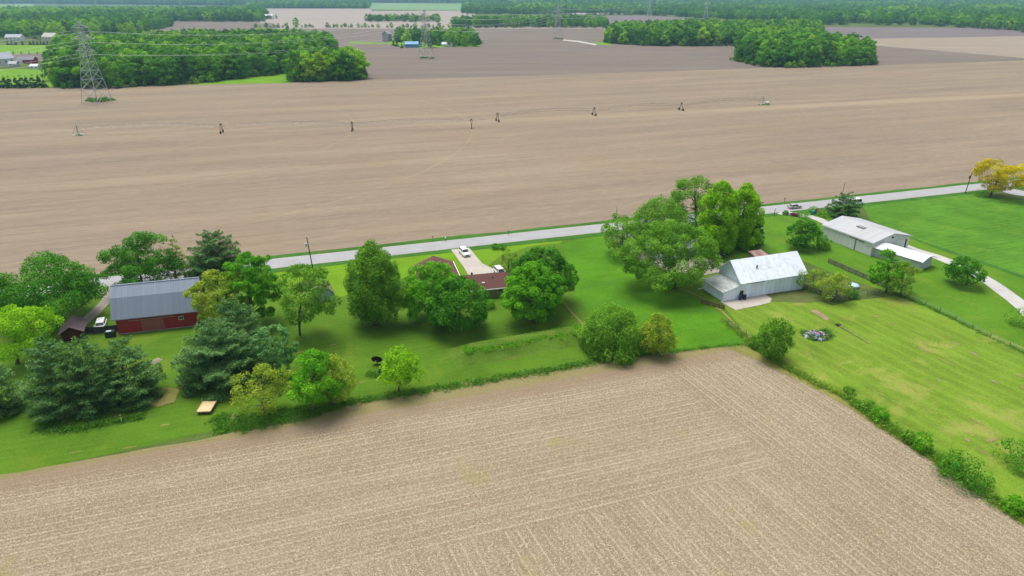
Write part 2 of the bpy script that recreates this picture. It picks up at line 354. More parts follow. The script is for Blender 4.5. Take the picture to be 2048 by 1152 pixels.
# big fields beyond the road
sheet('bare_field',[road(-420,5.3),road(700,5.3),G(2750,95),G(2060,120),G(1760,130.5),G(1400,140),G(1000,153),G(735,160),G(560,165),G(330,171),G(100,176),G(0,177),G(-700,190)],.03,M['field_near'],.0)
psheet('brown_field',[(735,160),(1000,153),(1400,140),(1760,130.5),(2060,119),(2060,117),(1740,88),(1640,80),(1640,57),(440,57),(640,100),(700,140)],.05,M['field_b'])
psheet('olive_field',[(1700,87),(2060,117),(2600,110),(2600,74),(2060,72),(1700,76)],.07,M['field_e'])
psheet('dark_field',[(1610,54),(2060,56),(2600,54),(2600,72),(2060,72),(1700,78),(1640,80)],.09,M['field_d'])
psheet('pale_field',[(500,57.5),(1215,57),(1215,47),(900,44),(520,44)],.07,M['field_c'])
psheet('tan_field_west',[(240,78),(340,42),(540,42),(560,56),(440,63)],.09,M['field_b'])
psheet('pale_far_field',[(520,17),(740,17),(745,22),(950,21),(950,45),(520,46)],.11,M['field_c'])
psheet('green_far_field',[(735,6),(940,8),(935,20),(742,19)],.13,M['field_g'])
psheet('grey_far_field',[(1190,32),(1290,31),(1500,43),(1480,50),(1210,50)],.13,M['field_d'])
psheet('west_green_field',[(-80,7),(66,8),(74,24),(-80,30)],.13,M['field_g'])
psheet('far_yard',[(-200,89),(104,90),(106,107),(-200,108)],.05,M['lawn_far'])
psheet('garden_soil',[(-200,108),(106,107),(106,121),(70,121),(-200,122)],.07,M['field_b'])
psheet('far_yard_south',[(-200,139),(100,138),(118,153),(112,172),(90,176),(-200,178)],.06,M['lawn_far'])
psheet('grass_tongue',[(385,170),(440,162),(520,152),(578,144),(582,166),(470,168)],.06,M['lawn_far'],.6)
psheet('farmstead_yard',[(772,86),(800,93),(830,96),(960,93),(960,80),(790,78)],.08,M['lawn_far'],1.)
psheet('field_margin',[(700,83),(780,86),(780,88),(700,87)],.07,M['lawn_far'],.6)
psheet('field_track',[(1128,79),(1160,82),(1195,89),(1190,90.5),(1155,84),(1125,81)],.08,M['gravel'],.3)
psheet('wood_margin',[(1180,84),(1215,85),(1225,91),(1195,89)],.07,M['lawn_far'],.5)
# road with verges
sheet('road_verge',[road(-420,3.0),road(700,3.0),road(700,6.2),road(-420,6.2)],.045,M['tallg'],.5,step=3)
sheet('road_ditch',[road(-420,-3.2),road(560,-3.2),road(560,-6.4),road(-420,-6.4)],.10,M['tallg'],.5,step=3)
sheet('road_shoulder',[road(-420,-3.7),road(700,-3.7),road(700,3.5),road(-420,3.5)],.115,M['shoulder'],.15,step=2)
sheet('road',[road(-420,-3.1),road(700,-3.1),road(700,3.1),road(-420,3.1)],.135,M['road'])
psheet('house_driveway',[(902,500),(938,496),(965,528),(992,541),(1010,552),(985,570),(940,556),(928,536)],.125,M['drive'],.15,)
psheet('barn_driveway',[(180,577),(232,571),(300,566),(300,590),(226,600),(200,628),(170,655),(150,650),(182,622),(203,602),(207,590)],.125,M['dirt'],.5)
sheet('gravel_driveway',strip(smooth_line([G(1561,424),G(1592,430),G(1628,436),G(1662,450),G(1740,475)]),[6,4,3.4,3.2,3.2]),.125,M['gravel'],.3,step=2)
sheet('gravel_loop',strip(smooth_line([G(1785,483),G(1825,500),G(1875,515),G(1930,538),G(1975,562),G(2012,588),G(2050,618),G(2090,660)]),[4.2,4,3.8,3.8,3.8,4,4,4]),.125,M['gravel'],.3,step=2)
psheet('side_road',[(1975,374),(1990,371),(2060,385),(2200,398),(2200,408),(2060,395),(2020,389)],.125,M['road'],.2)
psheet('farmyard_gravel',[(1210,472),(1262,466),(1275,500),(1330,510),(1420,515),(1452,530),(1438,545),(1405,552),(1350,545),(1290,530),(1255,500)],.125,M['dirt'],.6)
psheet('front_yard_patch',[(1385,545),(1400,570),(1330,590),(1300,560)],.13,M['lawn'],.5)
psheet('concrete_pad',[(1440,604),(1471,621),(1520,611),(1540,606),(1543,598),(1530,589),(1500,594),(1447,602)],.125,M['drive'],.25)
psheet('worn_yard',[(1530,588),(1605,580),(1650,590),(1680,603),(1600,606),(1545,603)],.1,M['worn'],1.)
psheet('bare_patch',[(1620,622),(1632,620),(1658,638),(1652,642)],.1,M['soil'],.4)
psheet('dirt_patch_pine',[(300,790),(330,775),(360,780),(350,805),(315,815),(290,808)],.1,M['dry'],1.)
psheet('stubble_field',[(-900,1130),(0,950),(400,881),(700,804),(1000,753),(1300,709),(1484,691),(1530,716),(1580,748),(1700,808),(1850,908),(2060,1056),(2700,1500),(2700,2500),(-2500,2500)],.08,M['stubble'],.35,step=2.5)
psheet('field_edge_dry',[(1455,697),(1484,690),(1520,709),(1580,745),(1700,806),(1850,905),(2060,1052),(2060,1060),(1845,912),(1700,818),(1640,785),(1570,750),(1515,722)],.1,M['dry'],.4)

def blot(px,rx,ry,z,mat,ang=UA,name='bare_patch'):
    c=G(*px); P=[]
    for k in range(14):
        a=2*math.pi*k/14; r=random.uniform(.7,1.15); x=.7*rx*r*math.cos(a); y=.7*ry*r*math.sin(a); P.append((c.x+x*math.cos(ang)-y*math.sin(ang),c.y+x*math.sin(ang)+y*math.cos(ang)))
    return sheet(name,P,z,mat,.08,step=.5)
for px,rx,ry in [((1912,688),.35,1.3),((1946,708),.45,2.0),((2038,752),.4,1.0),((1988,764),.5,1.2),((1934,881),.4,.9),((2046,776),.3,.8),((1960,768),.2,.3),((1850,620),.2,.5),((1700,700),.15,.4),((1876,760),.3,.9)]: blot(px,rx,ry,.12,M['soil'])
for px,rx,ry in [((1785,648),1.2,.5),((1950,842),1.8,.5),((1985,880),2.2,.6),((1850,700),2.5,.5),((1830,625),1.0,.6),((1690,640),1.4,.5),((1895,725),3.0,.4),((1752,634),1.6,.6),((1965,905),1.4,.4),((1866,770),2.8,.35)]: blot(px,rx,ry,.11,M['dry'],R(-66) if ry<.6 else UA,'dry_grass_patch')
for px,rx,ry in [((725,765),1.2,.2),((360,775),1.2,.5),((260,895),1.6,.3),((150,905),1.4,.3),((330,850),1.2,.4),((1010,655),.5,.3),((520,590),1.,.4),((665,690),1.4,.3),((600,705),1.6,.4),((1040,680),1.5,.3)]: blot(px,rx,ry,.055,M['dry'],UA,'dry_grass_patch')
sheet('bare_strip',strip([G(1122,598),G(1140,622),G(1168,652)],.7),.11,M['dry'],.12,step=.8)
sheet('bare_strip',strip([G(935,735),G(1000,722),G(1080,706),G(1165,689)],.13),.09,M['dry'],.05,step=.5)
sheet('bare_strip',strip([G(1350,572),G(1400,594),G(1442,622),G(1490,668)],.5),.12,M['dry'],.15,step=.8)
# ------------------------------------------------------------ foliage
def leafmesh(name,pos,nrm,size,tint,mats,rng,elong=.7,extra=None):
    n=len(pos); nrm=nrm/np.maximum(np.linalg.norm(nrm,axis=1,keepdims=True),1e-6)
    r=rng.normal(size=(n,3)); a=np.cross(nrm,r); a/=np.maximum(np.linalg.norm(a,axis=1,keepdims=True),1e-6); b=np.cross(nrm,a)
    if extra is not None:     # align the long axis with a direction
        a=extra-nrm*np.sum(extra*nrm,axis=1,keepdims=True); a/=np.maximum(np.linalg.norm(a,axis=1,keepdims=True),1e-6); b=np.cross(nrm,a)
    s=size[:,None]; v=np.empty((n,4,3)); k=elong
    v[:,0]=pos-a*s*.5; v[:,1]=pos+b*s*.5*k-a*s*.05; v[:,2]=pos+a*s*.5; v[:,3]=pos-b*s*.5*k+a*s*.05
    me=bpy.data.meshes.new(name); me.vertices.add(n*4); me.vertices.foreach_set('co',v.reshape(-1))
    me.loops.add(n*4); me.loops.foreach_set('vertex_index',np.arange(n*4,dtype=np.int32))
    me.polygons.add(n); me.polygons.foreach_set('loop_start',np.arange(0,n*4,4,dtype=np.int32)); me.polygons.foreach_set('loop_total',np.full(n,4,dtype=np.int32))
    at=me.attributes.new('tint','FLOAT','FACE'); at.data.foreach_set('value',np.clip(tint,0,1).astype(np.float32))
    me.update(); me.materials.append(mats); return me
PROF={
 'dome':lambda t: np.where(t>.3,np.sqrt(np.maximum(0,1-((t-.3)/.7)**2)),.72+.28*np.sin(t/.3*math.pi/2)),
 'round':lambda t: np.sqrt(np.maximum(0,1-(2*t-1)**2))**.8,
 'egg':lambda t: np.where(t>.38,np.maximum(0,1-(np.maximum(0,t-.38)/.62)**1.8)**.75,.55+.45*np.sin(t/.38*math.pi/2)),
 'vase':lambda t: np.where(t>.6,np.sqrt(np.maximum(0,1-((t-.6)/.4)**2)),.35+.65*np.sin(t/.6*math.pi/2)),
 'cone':lambda t: (1-t)**.85*1.0+.03,
 'pine':lambda t: np.where(t>.25,np.maximum(0,(1-t)/.75)**.62,.8+.2*t/.25),
 'spread':lambda t: np.where(t>.45,np.sqrt(np.maximum(0,1-((t-.45)/.55)**2)),.6+.4*np.sin(t/.45*math.pi/2)),
}
def crown(name,rng,Rr,z0,z1,prof='dome',irg=1.,nl=60,lr=.27,nleaf=8000,leaf=.4,flat=1.,mat=None,hollow=.55,off=(0,0),bias=0.,droop=0.,elong=.7,gap=0.,nrand=.6):
    f=PROF[prof]; Hc=z1-z0
    t=rng.random(nl*6); pr=f(t); keep=rng.random(nl*6)<np.maximum(pr,.15); t=t[keep][:nl]; n=len(t)
    # evenly spread angles to avoid clumping accidents, with jitter
    ang=np.arange(n)*2.39996+rng.normal(size=n)*.45
    lrr=Rr*lr*rng.uniform(.65,1.35,n)
    lrr=np.minimum(lrr,np.maximum(.35*Rr*lr, f(t)*Rr*.8+.1*Rr*lr))
    ph=rng.uniform(0,6.28,3); irr=1+irg*(.13*np.sin(2*ang+ph[0]+3*t)+.10*np.sin(3*ang+ph[1]-6*t)+.08*np.sin(5*ang+ph[2]+9*t))
    rad=np.maximum(0,f(t)*Rr*irr*rng.uniform(.85,1.12,n)-lrr*.75)*np.where(rng.random(n)<.72,1,rng.uniform(hollow*.3,1,n))
    c=np.stack([off[0]+rad*np.cos(ang),off[1]+rad*np.sin(ang),z0+t*Hc*.97-lrr*.35*flat],1)
    c[:,2]=np.maximum(c[:,2],z0+lrr*.3*flat)
    lt=rng.random(n)
    wgt=lrr**2; wgt/=wgt.sum(); idx=rng.choice(n,nleaf,p=wgt)
    d=rng.normal(size=(nleaf,3)); d/=np.linalg.norm(d,axis=1,keepdims=True)
    outd=np.stack([np.cos(ang[idx]),np.sin(ang[idx]),np.full(nleaf,.9)],1); outd/=np.linalg.norm(outd,axis=1,keepdims=True)
    flip=(np.sum(d*outd,axis=1)<-.25)&(rng.random(nleaf)<.75); d[flip]*=-1
    rr=rng.uniform(.55,1.12,nleaf)**.7
    p=c[idx]+d*(lrr[idx]*rr)[:,None]*np.array([1,1,flat])
    if droop: p[:,2]-=droop*np.abs(rng.normal(size=nleaf))*lrr[idx]; 
    nr=d*.8+np.array([0,0,.5])+rng.normal(size=(nleaf,3))*nrand*.75
    tint=lt[idx]*.45+rng.random(nleaf)*.55+bias
    size=leaf*rng.uniform(.6,1.35,nleaf)
    ex=None
    if droop: ex=np.tile(np.array([[0,0,-1.]]),(nleaf,1))+rng.normal(size=(nleaf,3))*.35
    me=leafmesh(name,p,nr,size,tint,mat,rng,elong,ex)
    return me,c,lrr
def pine_crown(name,rng,Rr,z0,z1,mat,dens=1.,off=(0,0),leaf=.34,pw=.75,step=.62,nb=10,layer=.2):
    Hc=z1-z0; P=[];N=[];E=[];T_=[];tips=[]
    z=z0; 
    while z<z1-.3:
        t=(z-z0)/Hc; r=Rr*(min(1,(1-t)*1.28)**pw*(.88+.12*min(1,t/.12))+.03)
        a0=rng.random()*6.28; n=max(4,int(nb*(.45+.55*r/Rr)))
        for k in range(n):
            a=a0+2*math.pi*k/n+rng.normal()*.22; Lb=r*rng.uniform(.78,1.06); up=.10+.42*t+rng.normal()*.07; zc=z+rng.normal()*step*.45
            ax=np.array([math.cos(a),math.sin(a),0.]); side=np.array([-math.sin(a),math.cos(a),0.]); tb=rng.random()
            m=int(dens*Lb*Lb*11+dens*50)
            q=1-rng.random(m)**1.5*.72; wd=Lb*.30*(1.25-q*.55)*np.minimum(1,(1.06-q)*6+.25)
            s_=rng.normal(size=m)*.55; s_=np.clip(s_,-1.2,1.2)
            curve=up*Lb*q**1.6*.55-.05*Lb*np.abs(s_)
            p=ax*(q*Lb)[:,None]+side*(s_*wd)[:,None]; p[:,2]+=zc+curve+rng.normal(size=m)*layer*(.6+.25*Lb/3); p[:,0]+=off[0]; p[:,1]+=off[1]
            P.append(p); nn=rng.normal(size=(m,3))*.42+np.array([0,0,.95])+ax*.25; N.append(nn)
            E.append(ax*.8+side*np.sign(s_)[:,None]*.6+rng.normal(size=(m,3))*.5+np.array([0,0,.35]))
            T_.append(tb*.3+rng.random(m)*.3+q*.5-.15); tips.append((off[0]+ax[0]*Lb*.8,off[1]+ax[1]*Lb*.8,zc+up*Lb*.3))
        z+=step*rng.uniform(.75,1.25)
    P=np.concatenate(P);N=np.concatenate(N);E=np.concatenate(E);T_=np.concatenate(T_)
    return leafmesh(name,P,N,leaf*rng.uniform(.6,1.4,len(P)),T_,mat,rng,.42,E),np.array(tips),None
def trunk_mb(rng,H,r0,cents,z0,nb=14,lean=(0,0),stems=1):
    mb=MB()
    top=z0+(H-z0)*.62
    for s in range(stems):
        o=Vector((rng.uniform(-.5,.5),rng.uniform(-.4,.4),0))*(stems>1)
        spread=Vector((lean[0],lean[1],0))+o*2
        pts=[o+Vector((0,0,-.3))]; rs=[r0*1.5]
        for k in range(1,8):
            q=k/7; pts.append(o+spread*q**1.4+Vector((rng.normal()*.12,rng.normal()*.12,top*q))); rs.append(r0*(1-.72*q)+.02)
        mb.tube(pts,rs,8)
        order=rng.permutation(len(cents))[:nb]
        for i in order:
            c=Vector(cents[i]); q=rng.uniform(.35,.95); st=pts[max(1,min(6,int(q*7)))]
            if c.z<st.z: st=pts[2] if pts[2].z<c.z+1 else pts[1]
            m1=st.lerp(c,.5)+Vector((0,0,-.08*(c-st).length)); rb=r0*.34
            mb.tube([st,st.lerp(m1,.5)+Vector((rng.normal()*.1,rng.normal()*.1,0)),m1,c],[rb,rb*.75,rb*.5,rb*.18],5,False)
    return mb
BARK=plain('grey_brown_bark',(.13,.105,.08),.9,.35,1.5,stretch=(2,2,.4))
BARKL=plain('pale_bark',(.22,.19,.15),.9,.3,1.5,stretch=(2,2,.4))
L={ # leaf colours
 'maple':leaf_mat('maple_leaves',(.026,.12,.008),(.065,.24,.012),(.15,.41,.03),.36),
 'mapleb':leaf_mat('bright_maple_leaves',(.045,.19,.008),(.11,.36,.010),(.24,.54,.025),.38),
 'mid':leaf_mat('mid_green_leaves',(.05,.16,.012),(.12,.30,.018),(.24,.46,.04)),
 'lime':leaf_mat('lime_leaves',(.12,.31,.006),(.23,.48,.010),(.38,.64,.03),.4),
 'yellow':leaf_mat('golden_leaves',(.26,.25,.004),(.52,.45,.006),(.72,.62,.02),.4),
 'olive':leaf_mat('olive_young_leaves',(.09,.19,.018),(.18,.31,.03),(.32,.44,.06)),
 'yel_olive':leaf_mat('yellow_olive_leaves',(.13,.23,.016),(.25,.37,.03),(.42,.50,.06)),
 'willow':leaf_mat('willow_leaves',(.06,.18,.014),(.14,.33,.022),(.27,.50,.05),.35),
 'pine':leaf_mat('pine_needles',(.028,.09,.026),(.080,.19,.050),(.22,.39,.11),.2),
 'spruce':leaf_mat('spruce_needles',(.018,.055,.03),(.040,.095,.05),(.075,.15,.07),.12),
 'poplar':leaf_mat('fresh_poplar_leaves',(.06,.19,.05),(.13,.31,.09),(.24,.45,.16),.35),
 'wood':leaf_mat('woodland_leaves',(.035,.15,.008),(.09,.29,.010),(.20,.46,.02),.3,.45),
 'woodl':leaf_mat('light_woodland_leaves',(.10,.27,.006),(.20,.43,.010),(.33,.58,.03),.35,.4),
 'woodd':leaf_mat('dark_woodland_leaves',(.026,.11,.014),(.06,.20,.02),(.14,.34,.035),.25,.4),
 'pink':leaf_mat('pink_blossom',(.10,.03,.05),(.25,.07,.12),(.42,.16,.24),.2),
 'vib':leaf_mat('tall_weed_leaves',(.045,.15,.015),(.095,.25,.022),(.19,.38,.045),.35),
}
SPEC={ # prof, nl, lr, nleaf, leaf, flat, hollow, droop, elong, material, bark radius
 'maple':dict(prof='dome',nl=110,lr=.20,nleaf=15000,leaf=.40,flat=.75,mat='maple'),
 'mapleb':dict(prof='egg',nl=170,lr=.155,nleaf=20000,leaf=.36,flat=.8,mat='mapleb'),
 'airy':dict(prof='spread',nl=60,lr=.23,nleaf=7500,leaf=.34,flat=.7,mat='mid',hollow=.4),
 'weep':dict(prof='dome',nl=170,lr=.20,nleaf=24000,leaf=.44,flat=1.25,mat='willow',droop=.30,elong=.4,nrand=.7),
 'feather':dict(prof='egg',nl=230,lr=.19,nleaf=23000,leaf=.44,flat=1.3,mat='mid',elong=.4,nrand=.8),
 'limet':dict(prof='dome',nl=130,lr=.22,nleaf=19000,leaf=.42,flat=1.15,mat='lime',nrand=.8),
 'willow':dict(prof='spread',nl=170,lr=.155,nleaf=18000,leaf=.44,flat=.7,mat='willow',droop=.08,elong=.5),
 'pine':dict(prof='pine',nl=130,lr=.27,nleaf=17000,leaf=.42,flat=.34,mat='pine',elong=.45,nrand=.5),
 'cedar':dict(prof='cone',nl=90,lr=.22,nleaf=7000,leaf=.38,flat=.45,mat='spruce',elong=.45),
 'sparse':dict(prof='spread',nl=46,lr=.22,nleaf=3800,leaf=.30,flat=.8,mat='olive',hollow=.3),
 'bush':dict(prof='dome',nl=44,lr=.28,nleaf=4200,leaf=.28,flat=.9,mat='mapleb'),
 'vase':dict(prof='vase',nl=80,lr=.2,nleaf=9000,leaf=.36,flat=.6,mat='yellow',hollow=.4),
}
NTREE=[0]
def tree(name,label,cat,base,top,xl,xr,cb,spec,group=None,mat=None,seed=None,stems=1,dens=1.,r0=None,prof=None,trunk=True,leaf=None,nb=14):
    NTREE[0]+=1
    rng=np.random.default_rng(seed if seed is not None else 1000+NTREE[0])
    s=dict(SPEC[spec]); 
    if mat: s['mat']=mat
    if prof: s['prof']=prof
    if leaf: s['leaf']=leaf
    B=G(*base); Rr=(xr-xl)/2*depth(B.x,B.y,4)/F
    if spec in ('pine','bush','weep'):
        E_=G(base[0],cb); B=Vector((B.x,E_.y+Rr*.72,0)); B.x=(base[0]-1024)/F*depth(B.x,B.y); Rr=(xr-xl)/2*depth(B.x,B.y,4)/F
    H=fitz(top,B.y+Rr*.25)
    zb=max(.15,fitz(cb,B.y-Rr*.7))
    zb=max(.3,min(zb*.72,H*.33))
    zm=(H+zb)/2; cx=(xl+xr)/2; dx=(cx-projx(B.x,B.y,zm))*depth(B.x,B.y,zm)/F
    t=thing(name,label,cat,B,0,group)
    if spec in ('pine','cedar'):
        me,c,lr=pine_crown('crown',rng,Rr,zb,H,L[s['mat']],dens,(dx,0),pw=.5 if spec=='pine' else .95,step=1.0 if spec=='pine' else .6,layer=.16)
    else: me,c,lr=crown('crown',rng,Rr,zb,H,s['prof'],{'maple':.45,'mapleb':.3,'willow':.8,'feather':.8,'bush':.7,'weep':.5}.get(spec,1.),s['nl'],s['lr'],int(min(60000,s['nleaf']*dens*max(.35,(Rr*(H-zb))/60.))),s['leaf'],s['flat'],L[s['mat']],s.get('hollow',.55),(dx,0),0,s.get('droop',0),s.get('elong',.7),0,s.get('nrand',.6))
    link('crown',me,t)
    if trunk:
        r0=r0 or max(.08,H*.022)
        mb=trunk_mb(rng,H,r0,c,zb,nb,(dx*.9,0),stems)
        mb.build('trunk',BARK,t,smooth=True)
    return t

# ------------------------------------------------------------ buildings
WHITE=plain('white_paint',(.75,.75,.74),.5,.06)
GLASS=plain('dark_window_glass',(.02,.025,.03),.1,.1,spec=.6)
TRIMD=plain('dark_trim',(.05,.045,.04),.6)
def slab(mb,p0,p1,x0,x1,th=.16,axis='x'):
    """roof slope: profile from p0 to p1 (across,z), between x0 and x1 along the ridge"""
    n=Vector((-(p1[1]-p0[1]),p1[0]-p0[0])); n.normalize()
    if n.y<0: n=-n
    mb.prism([p0,p1,(p1[0]+n.x*th,p1[1]+n.y*th),(p0[0]+n.x*th,p0[1]+n.y*th)],x0,x1,axis)
def ribs(mb,p0,p1,x0,x1,pitch,axis='x',h=.05,w=.05,th=.16):
    n=Vector((-(p1[1]-p0[1]),p1[0]-p0[0])); n.normalize()
    if n.y<0: n=-n
    a=(p0[0]+n.x*th,p0[1]+n.y*th); b=(p1[0]+n.x*th,p1[1]+n.y*th)
    k=x0+pitch/2
    while k<x1:
        mb.prism([a,b,(b[0]+n.x*h,b[1]+n.y*h),(a[0]+n.x*h,a[1]+n.y*h)],k-w/2,k+w/2,axis); k+=pitch
def window(parent,x0,x1,z0,z1,y,face=-1,fm=None,axis='x'):
    """framed window in the wall plane at y (normal along face), frame stands proud, pane inside it"""
    f=MB(); t=.09; a=y+face*.05; b=y-face*.02; lo,hi=min(a,b),max(a,b)
    def bx(mb,p0,p1,q0,q1,l,h):
        if axis=='x': mb.box(p0,p1,l,h,q0,q1)
        else: mb.box(l,h,p0,p1,q0,q1)
    bx(f,x0-t,x1+t,z1,z1+t,lo,hi); bx(f,x0-t,x1+t,z0-t,z0,lo,hi); bx(f,x0-t,x0,z0,z1,lo,hi); bx(f,x1,x1+t,z0,z1,lo,hi)
    xm=(x0+x1)/2; bx(f,xm-.025,xm+.025,z0,z1,lo,hi)
    fo=f.build('window',fm or WHITE,parent)
    p=MB(); lo2,hi2=sorted((y+face*.02,y-face*.01)); bx(p,x0,x1,z0,z1,lo2,hi2); p.build('pane',GLASS,fo)
    return fo

# --- red barn with gambrel metal roof
t=thing('red_barn','red board barn with a grey standing seam gambrel roof','barn',G(238,669.5),R(15.5))
RED=siding_mat('red_barn_boards',(.36,.034,.036),.30,-1,.4,.45,(.20,.07,.06),.09,rough=.85)
RROOF=siding_mat('grey_blue_roof_metal',(.235,.28,.345),.46,0,.35,.18,(.29,.33,.39),.05,0,.45)
Lb=15.9; D=8.4; he=4.15; p=[(0,he-.25),(2.1,he+3.2-.2),(D/2,he+5.05-.2),(D-2.1,he+3.2-.2),(D,he-.25)]
mb=MB(); mb.prism([(0,0)]+p+[(D,0)],0,Lb); mb.build('wall',RED,t)
mb=MB(); o=[(-.45,he-.55),(2.0,he+3.15),(D/2,he+5.1),(D-2.0,he+3.15),(D+.45,he-.55)]
for i in range(4): slab(mb,o[i],o[i+1],-.6,Lb+.6,.12)
for i in range(4): ribs(mb,o[i],o[i+1],-.6,Lb+.6,.46,th=.12)
mb.box(-.6,Lb+.6,D/2-.18,D/2+.18,he+5.16,he+5.30)
mb.build('roof',RROOF,t)
mb=MB(); mb.box(-.6,Lb+.6,-.58,-.46,he-.66,he-.50); mb.build('gutter',plain('gutter_grey',(.32,.36,.42),.4),t)
dr=MB(); dr.box(4.6,8.9,-.10,-.02,.25,2.75); dr.build('sliding_door',siding_mat('faded_barn_door',(.36,.10,.085),.22,-1,.5,.5,(.15,.10,.075),.1),t)
mb=MB(); mb.box(2.4,11.2,-.16,-.06,2.85,2.97); mb.build('door_rail',plain('pale_rail',(.38,.28,.24),.6),t)
window(t,11.9,12.7,1.95,2.65,0)
mb=MB(); mb.box(11.0,13.4,-.03,-.005,3.3,3.9); mb.build('hay_door',siding_mat('barn_hatch',(.22,.02,.018),.22,-1,.6,.3,None,.1),t)
mb=MB(); mb.box(-.05,Lb+.05,-.05,D+.05,-.3,.22); mb.build('foundation',plain('concrete_grey',(.30,.29,.27)),t)

# --- white weathered barn with lean-to
t=thing('white_barn','long weathered white barn with pale metal roof and a low side room','barn',G(1479,598),R(19.5))
WB=siding_mat('weathered_white_boards',(.80,.89,1.0),.3,-1,.3,.6,(.50,.56,.63),.08,rough=.9)
def tin_mat(name,c1,c2,c3,pitch=.6,amt=.5,axis=0):
    m,nt,b=newmat(name,.5,.4); B=NB(nt); O=B.obj(); s=B.sep(O)
    col=B.ramp(B.noise(B.map(O,0,(1.2,.35,.35)),1,5,.7),[(.35,c1),(.55,c2),(.72,c3)])
    q=B.noise(B.map(O,0,(.3,.9,.9),(4,4,1)),.8,5,.75)
    col=B.mix(B.math('MULTIPLY',B.step(q,.52,.66),amt),col,tuple(x*.5 for x in c3))
    fr=B.math('FRACT',B.math('DIVIDE',B.math('ADD',s[axis],100),pitch))
    col=B.mix(B.math('MULTIPLY',B.step(B.math('ABSOLUTE',B.math('SUBTRACT',fr,.5)),.44,.5),.3),col,tuple(x*.55 for x in c2))
    nt.links.new(col,b.inputs['Base Color']); b.inputs['Metallic'].default_value=.15
    return m
TIN=tin_mat('weathered_white_tin',(.82,.87,.90),(.74,.80,.84),(.56,.61,.66),.7,.28)
TIN2=tin_mat('patchy_tin',(.50,.54,.53),(.38,.41,.39),(.24,.26,.22),.7,.9)
Lw=18.0; D=8.6; he=4.35; hr=8.0
mb=MB(); mb.prism([(0,0),(0,he),(D/2,hr-.2),(D,he),(D,0)],0,Lw); mb.build('wall',WB,t)
mb=MB()
sl=(hr-he)/(D/2); e=.5
for a,b in (((-e,he-e*sl),(D/2,hr)),((D+e,he-e*sl),(D/2,hr))): slab(mb,a,b,-.7,Lw+.35,.1); ribs(mb,a,b,-.7,Lw+.35,.7,th=.1,h=.03)
mb.build('roof',TIN,t)
mb=MB(); mb.box(5.2,5.45,1.9,2.15,he+1.75,he+2.6); mb.build('roof_vent',TRIMD,t)
for k in range(9):
    mb=MB(); mb.box(1.0+k*1.35,1.0+k*1.35+.12,-.42,-.03,he-.38,he-.24); mb.build('rafter_tail',TRIMD,t)
mb=MB(); mb.box(1.4,6.6,-.10,-.02,3.55,3.68); mb.build('door_rail',plain('rusty_rail',(.16,.14,.13),.7),t)
mb=MB(); mb.box(3.0,5.9,-.09,-.02,.15,3.5); mb.build('sliding_door',siding_mat('weathered_white_door',(.72,.80,.89),.3,-1,.3,.5,(.50,.56,.63),.09),t)
mb=MB(); mb.box(9.6,12.0,-.06,-.01,.15,3.1); mb.build('barn_door',siding_mat('weathered_white_leaf',(.74,.82,.90),.3,-1,.3,.5,(.50,.56,.63),.09),t)
mb=MB(); mb.box(-.3,1.0,-.75,-.03,2.52,2.60); mb.tube([(-.2,-.7,2.5),(-.2,-.02,2.0)],.03,4); mb.tube([(.9,-.7,2.5),(.9,-.02,2.0)],.03,4); mb.build('awning',WHITE,t)
mb=MB(); mb.box(-.2,.75,-.05,-.01,.1,2.1); mb.build('door',TRIMD,t)
# lean-to room on the left end
t2w=4.6; d2=7.7
mb=MB(); mb.prism([(-t2w,0),(0,0),(0,3.45),(-t2w,2.3)],0,d2,'y'); mb.build('side_room_wall',WB,t)
mb=MB(); slab(mb,(-t2w-.25,2.28),(-.02,3.5),-.25,d2+.25,.1,'y'); mb.build('side_room_roof',TIN2,t)
mb=MB(); mb.box(-t2w-.33,-t2w-.2,-.3,d2+.3,2.2,2.42); mb.box(-t2w-.3,-.02,d2+.26,d2+.42,2.25,2.6); mb.build('side_room_trim',WHITE,t)
mb=MB(); mb.tube([(-t2w-.25,d2,2.25),(-t2w-.25,d2,.3),(-t2w-1.5,d2+.1,.15)],.07,6); mb.build('downspout',WHITE,t)

# --- long pale grey shed
C0=G(1740.3,512.5)
t=thing('machine_shed','long pale grey metal shed with a white garage door in its gable','shed',C0,R(24))
GR=siding_mat('pale_grey_sheet',(.70,.69,.67),.3,-1,.18,.12,None,.06,rough=.55)
GRF=siding_mat('pale_grey_roof_sheet',(.42,.43,.44),.9,1,.15,.1,None,.05,rough=.45)
W=14.2; Ls=16.6; he=3.9; hr=5.5
mb=MB(); mb.prism([(0,0),(W,0),(W,he-.05),(W/2,hr-.15),(0,he-.05)],0,Ls,'y'); mb.build('wall',GR,t)
sl=(hr-he)/(W/2)
mb=MB(); slab(mb,(-.35,he-.35*sl),(W/2,hr),-.45,Ls+.4,.12,'y'); slab(mb,(W/2,hr),(W+.35,he-.35*sl),-.45,Ls+.4,.12,'y'); mb.build('roof',GRF,t)
mb=MB(); mb.box(-.42,-.3,-.45,Ls+.4,he-.28,he-.05); mb.box(W+.3,W+.42,-.45,Ls+.4,he-.28,he-.05); mb.build('eave_trim',WHITE,t)
mb=MB(); mb.box(4.1,5.5,6.9,9.3,he+4.1*sl+.08,he+5.5*sl+.17); mb.build('skylight',plain('skylight_grey',(.24,.24,.24),.4),t)
mb=MB(); mb.box(9.3,12.6,-.07,-.015,.1,3.0)
for z in (.8,1.5,2.2): mb.box(9.32,12.58,-.085,-.07,z,z+.03)
mb.build('garage_door',WHITE,t)
mb=MB(); mb.box(12.7,13.25,-.06,-.01,.1,3.05); mb.build('side_door',TRIMD,t)
mb=MB(); mb.box(-.14,-.03,2.6,7.4,he-.8,he-.68); mb.box(-.12,-.03,5.2,5.35,.1,he-.8); mb.build('door_rail',TRIMD,t)
